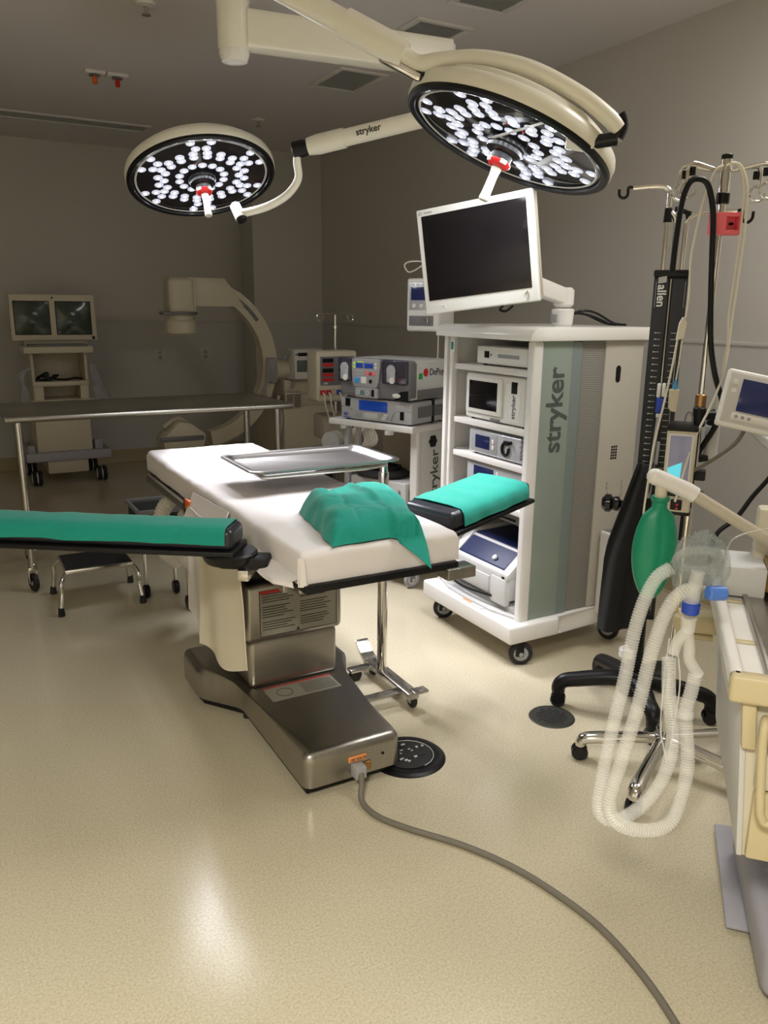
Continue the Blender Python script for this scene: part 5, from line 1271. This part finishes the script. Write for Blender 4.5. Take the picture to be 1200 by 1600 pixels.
# absorber block with chrome knobs at the back
L.build(MB().box((.02, .54, .835), (.125, .70, .915), .006), 'valve_block', 'light_grey')
ab = L.build(MB().box((.125, .55, .85), (.32, .76, .925), .006), 'absorber_dome', 'amber_plastic')
for x, y in ((.18, .60), (.175, .69)): L.build(MB().lathe([(0, .018), (.014, .018), (.024, .012), (.03, .004), (.03, 0), (0, 0)], Matrix.Translation((x, y, .925)), 20), 'valve_knob', 'chrome', ab)
# side bracket toward the hoses
L.build(MB().box((-.085, .56, .71), (.03, .64, .755), .012, 3).tube([(-.08, .60, .755), (-.082, .60, .80), (-.06, .60, .826), (.02, .60, .826)], .007, 10, smooth=4).tube([(.02, .60, .69), (-.06, .60, .69)], .011, 12), 'side_bracket', 'cream_yellow')
# back frame holding monitor and bag arm
L.build(MB().box((.10, .64, .80), (.70, .70, 1.05), .01), 'rear_column', 'cream')
# ventilator screen
mon = Matrix(((.719, .61, .333, 2.06), (-.67, .737, .094, 1.47), (-.188, -.291, .938, 1.292), (0, 0, 0, 1))).to_3x3().to_quaternion().to_matrix().to_4x4(); mon.translation = Vector((2.075, 1.483, 1.292))
t2 = thing('ventilator_screen', 'white tilted ventilator screen cut off at the right edge', 'screen', mtx=mon); L = Loc(t2)
w_, h_ = .112, .085
fr = L.build(MB().prism([(-w_, -h_), (w_, -h_), (w_, h_), (-w_, h_)], (0, 0, 0), (1, 0, 0), (0, 0, 1), (0, .03, 0), .008, 3), 'housing', 'white_gloss')
L.build(MB().box((-w_ + .010, -.002, -h_ + .012), (w_ - .01, .003, h_ - .012), .001), 'fascia', 'light_grey', fr)
L.build(MB().box((-w_ + .045, -.004, -h_ + .048), (w_ - .03, .0, h_ - .026), .001), 'screen', 'lcd_navy', fr)
L.build(MB().box((-w_ + .036, -.0035, -h_ + .022), (w_ - .03, .0, -h_ + .043), .002), 'key_bar', 'white', fr)
for i in range(3): L.build(MB().cyl((-w_ + .05 + i * .018, -.003, -h_ + .032), (-w_ + .05 + i * .018, -.006, -h_ + .032), .005, .005, 12), 'key', 'grey_plastic', fr)
for z in (.02, .045): L.build(MB().cyl((-w_ + .026, -.001, z), (-w_ + .026, -.005, z), .008, .008, 14, .001), 'key', 'white', fr)
L.build(MB().box((-.03, .03, -.03), (.03, .07, .03), .008), 'mount', 'light_grey')
MB().tube([mon @ Vector((0, .06, 0)), mon @ Vector((.02, .10, -.06)), (2.12, 1.25, 1.05), (2.05, 1.15, .95)], .016, 10, smooth=5).build('support_arm', 'light_grey', t2)
# cables by the wall
tag(MB().tube([tuple(mon @ Vector((-.02, .035, -.07))), (2.02, 1.52, 1.17), (2.02, 1.62, 1.09), (2.03, 1.70, 1.045), (2.055, 1.72, 1.03)], .006, 8, smooth=6).build('screen_cable', 'cord_grey'), 'grey cable sagging from the ventilator screen to the chrome pole', 'cable')
tag(MB().tube([(2.60, 1.77, 1.26), (2.585, 1.775, 1.15), (2.59, 1.77, 1.06), (2.585, 1.77, .99), (2.53, 1.80, .90), (2.48, 1.82, .82), (2.40, 1.84, .75), (2.36, 1.80, .6), (2.40, 1.7, .3), (2.5, 1.6, .01)], .0085, 8, smooth=6).build('power_cable', 'black'), 'wavy black cable hanging behind the ventilator screen at the right edge', 'cable')

# breathing bag on its arm --------------------------------------------------
ba = thing('bag_arm', 'grey metal arm with a white elbow that carries the green breathing bag', 'arm', (1.85, 1.20, .83))
e0 = Vector((1.562, 1.392, 1.142)); e1 = Vector((1.63, 1.345, 1.108)); e2 = Vector((1.83, 1.20, .965))
MB().tube([e1, e2, Vector((1.86, 1.18, .945))], .0155, 14).tube([(1.85, 1.185, .95), (1.86, 1.17, .90), (1.855, 1.165, .83)], .0155, 12, smooth=4).build('arm', 'beige_plastic', ba)
MB().tube([e0, e0.lerp(e1, .3), e1, e1.lerp(e2, .08)], .0215, 16).sphere(e0, .0213, 14).build('elbow', 'white', ba)
MB().tube([e0.lerp(e1, .22), e0.lerp(e1, .22) + Vector((0, 0, -.055))], .015, 14).build('spout', 'cream', ba)
top = e0.lerp(e1, .22) + Vector((0, 0, -.045))
def bag():
    rows = []; n = 30; H = .275
    for j in range(n + 1):
        f = j / n; z = -H * f
        if f < .10: w2, d2_ = .019, .019
        elif f < .14: w2, d2_ = .019 + (f - .10) / .04 * .012, .019
        else:
            g = (f - .14) / .86
            w2 = .057 * math.sin(PI * min(1, (.16 + .80 * g))) ** .62 + .0
            d2_ = .019 + .020 * math.sin(PI * g)
            if g > .93: d2_ *= (1 - g) / .07 + .12
        row = []
        for k in range(36):
            a = 2 * PI * k / 36
            s_ = math.sin(a); c = math.cos(a)
            rr = 1 + (.10 * math.exp(-((a - 4.5) / .12) ** 2) if f > .12 else 0) - (.10 * math.exp(-((a - 4.75) / .18) ** 2) if f > .12 else 0)
            row.append(top + cr * (w2 * c * rr) + cf * (d2_ * s_ * rr) + Vector((0, 0, z)) + cr * (-.006 * f))
        rows.append(row)
    b = MB().grid(rows, 0, closed_rows=True)
    b.bm.faces.new([b.bm.verts.new(p) for p in rows[-1]])
    b.lathe([(.0155, 0), (.022, .002), (.024, -.004), (.022, -.010), (.017, -.012)], Matrix.Translation(top), 20)
    bmesh.ops.remove_doubles(b.bm, verts=b.bm.verts[:], dist=1e-5)
    return b
tag(bag().build('breathing_bag', 'green_rubber', sharp=70), 'green rubber breathing bag hanging from the white elbow', 'breathing bag')

# breathing circuit ---------------------------------------------------------
dd = 1.7
mk = thing('breathing_mask', 'face mask in crinkled clear wrap with blue fittings at the machine corner', 'face mask', (1.36, 1.09, .9))
mcn = Vector((1.392, 1.095, 1.015))
rows = []
for j in range(19):
    f = j / 18; phi = PI * f; row = []
    for k in range(30):
        a = 2 * PI * k / 30
        r_ = Vector((math.sin(phi) * math.cos(a), math.sin(phi) * math.sin(a), math.cos(phi)))
        rad = 1 + .16 * nz(r_, 3.1, 5) + .09 * nz(r_, 8.0, 7)
        row.append(mcn + cr * (.062 * r_.x * rad) + cf * (.045 * r_.y * rad) + Vector((0, 0, .076 * r_.z * rad)))
    rows.append(row)
MB().grid(rows, 0, closed_rows=True).build('plastic_wrap', 'wrap', mk, sharp=25)
MB().prism([(-.006, 0), (.03, .0), (.034, .022), (.0, .026)], mcn + cr * .036 + Vector((0, 0, .045)), cr, (0, 0, 1), cf * .003).build('wrap_tail', 'wrap', mk)
MB().lathe([(.012, .05), (.02, .045), (.042, .01), (.052, -.012), (.050, -.022), (.038, -.022)], Matrix.Translation(mcn + Vector((0, 0, .0)) - cf * .0) @ basis(-cf * .6 + Vector((0, 0, -.5)) + cr * -.1, cr), 28).build('mask_dome', 'wrap', mk)
mring = Matrix.Translation(mcn) @ basis(-cf * .6 + Vector((0, 0, -.5)) + cr * -.1, cr)
MB().tube([mring @ Vector((.047 * math.cos(a), .040 * math.sin(a), -.016)) for a in [i * PI / 12 for i in range(24)]], .009, 10, closed=True).build('mask_cushion', 'hose', mk)
MB().cyl(mcn + cr * -.02 + Vector((0, 0, .005)) - cf * .045, mcn + cr * -.028 + Vector((0, 0, -.075)) - cf * .04, .014, .016, 18, .002).build('elbow', 'hose', mk)
MB().cyl(mcn + cr * .002 + Vector((0, 0, -.042)) - cf * .05, mcn + cr * .042 + Vector((0, 0, -.044)) - cf * .045, .016, .016, 18, .003).build('blue_cap', 'mid_blue', mk)
MB().cyl(mcn + cr * -.026 + Vector((0, 0, -.066)) - cf * .042, mcn + cr * -.027 + Vector((0, 0, -.092)) - cf * .042, .0195, .0185, 20, .003).build('blue_collar', 'blue', mk)
bc = thing('breathing_circuit', 'translucent corrugated breathing hoses hanging in a long loop below the mask', 'breathing hoses', (1.25, 1.05, .5))
yp_ = mcn + cr * -.028 + Vector((0, 0, -.10)) - cf * .042
MB().cyl(yp_, yp_ + Vector((0, 0, -.035)), .0165, .0145, 18, .002).tube([yp_ + Vector((0, 0, -.03)), yp_ + cr * -.018 + Vector((0, 0, -.055)), yp_ + cr * -.026 + Vector((0, 0, -.085))], .0125, 12, smooth=4).tube([yp_ + Vector((0, 0, -.03)), yp_ + cr * .008 + Vector((0, 0, -.07)), yp_ + cr * .012 + Vector((0, 0, -.10)), yp_ + cr * .035 + Vector((0, 0, -.135))], .0125, 12, smooth=4).build('wye_piece', 'hose', bc)
def A17(px, py, d=0.0):
    # point 1.7 m out along the viewing axis, helper for laying the loop in its own vertical plane
    return mcn + cr * ((px - 1095) / 729.4) + Vector((0, 0, -(py - 880) / 706.0)) + cf * (d - (py - 880) * .000235)
def hose(pts, m='hose', r=.0145):
    corrugated([A17(*p) for p in pts], r, '', m, .0062, .0011, 12, 14).build('hose', m, bc)
hose([(1052, 885, .01), (1030, 900, .01), (1012, 935, .01), (998, 985, .01), (985, 1060, .01), (968, 1140, .01), (952, 1215, .0), (950, 1262, 0), (975, 1278, .0), (1025, 1262, .02), (1062, 1215, .03), (1070, 1150, .02), (1058, 1085, .01), (1053, 1022, .0)])
hose([(1078, 905, -.03), (1050, 918, -.035), (1030, 955, -.035), (1014, 1010, -.035), (998, 1085, -.035), (975, 1170, -.035), (958, 1235, -.035), (975, 1268, -.035), (1020, 1280, -.03), (1060, 1272, -.02), (1083, 1235, .0), (1090, 1180, .0), (1083, 1110, .0), (1090, 1075, .0), (1096, 1046, .0)])
MB().tube([A17(1074, 1108), A17(1092, 1108)], .006, 10).cyl(A17(1082, 1103), A17(1082, 1114), .019, .019, 18, .002).build('connector_ring', 'hose', bc)
for k_, pts in enumerate(([(1052, 990, .0), (1046, 1060, 0), (1044, 1130, 0), (1050, 1160, 0), (1056, 1185, 0)], [(1066, 1010, 0), (1072, 1060, 0), (1066, 1120, 0), (1058, 1180, 0)])):
    MB().tube([A17(*p) for p in pts], .0018, 6, smooth=6).build('gas_sampling_line', 'hose', bc)
tag(MB().tube([tuple(mcn + cr * .05 + Vector((0, 0, .0))), tuple(mcn + cr * .09 + cf * .05 + Vector((0, 0, .05))), (1.75, 1.18, 1.035), (1.87, 1.20, 1.02)], .0016, 6, smooth=8).build('sampling_line', 'hose_white'), 'thin clear sampling line from the wrapped mask to the right edge', 'tubing')

# =================================================================== added ceiling lights, both out of view
t = thing('added_ceiling_light', 'added fill light panel in the ceiling behind the viewer', 'ceiling light', (-.9, -.6, CZ))  # unseen panel added to light the foreground floor
MB().box((-1.25, -.95, CZ - .02), (-.55, -.25, CZ), .004).build('frame', 'white', t)
MB().box((-1.2, -.9, CZ - .024), (-.6, -.3, CZ - .019), .002).build('diffuser', 'added_diffuser', t)
def area(name, loc, rot, sx, sy, e, col, spread=180):
    ld = bpy.data.lights.new(name, 'AREA'); ld.shape = 'RECTANGLE'; ld.size = sx; ld.size_y = sy; ld.energy = e; ld.color = col; ld.spread = R(spread)
    o = bpy.data.objects.new(name, ld); COL.objects.link(o); o.location = loc; o.rotation_euler = rot; return o
area('added_ceiling_source', (-.9, -.6, CZ - .03), (0, 0, 0), .6, .6, 132, (1.0, .95, .83), 132)

l2 = dup(t, (2.75, 1.45, CZ), 0, 'added fill light panel in the ceiling above the black ruler column, beyond the top of the frame')  # second unseen panel, added to brighten the right wall
t['label'] = 'added fill light panel in the ceiling behind the viewer, on the left'
area('added_ceiling_source', (2.75, 1.45, CZ - .03), (0, 0, 0), .6, .6, 24, (1.0, .965, .93))

wd = bpy.data.worlds.new('dark room'); scene.world = wd; wd.use_nodes = True
wd.node_tree.nodes['Background'].inputs['Color'].default_value = (.5, .48, .45, 1)
wd.node_tree.nodes['Background'].inputs['Strength'].default_value = .02

# =================================================================== camera
cam = bpy.data.cameras.new('camera'); co = bpy.data.objects.new('camera', cam); COL.objects.link(co)
xa, dn_, fw = Vector((.875, -.484, .010)), Vector((-.112, -.223, -.969)), Vector((.471, .846, -.249))
fw.normalize(); xa = (xa - fw * xa.dot(fw)).normalized(); up = xa.cross(fw)
mm = Matrix(((xa.x, up.x, -fw.x, 0), (xa.y, up.y, -fw.y, 0), (xa.z, up.z, -fw.z, 1.55), (0, 0, 0, 1)))
co.matrix_world = mm
cam.sensor_fit = 'VERTICAL'; cam.sensor_height = 36; cam.lens = 36 * 1240 / 1600; cam.clip_start = .05
scene.camera = co
vs = scene.view_settings
vs.view_transform = 'Standard'; vs.look = 'None'; vs.gamma = 1; vs.exposure = 0.0; vs.use_curve_mapping = False
scene.cycles.use_denoising = True
scene.cycles.max_bounces = 10; scene.cycles.diffuse_bounces = 6; scene.cycles.transparent_max_bounces = 24
scene.cycles.sample_clamp_indirect = 6
bpy.context.view_layer.update()
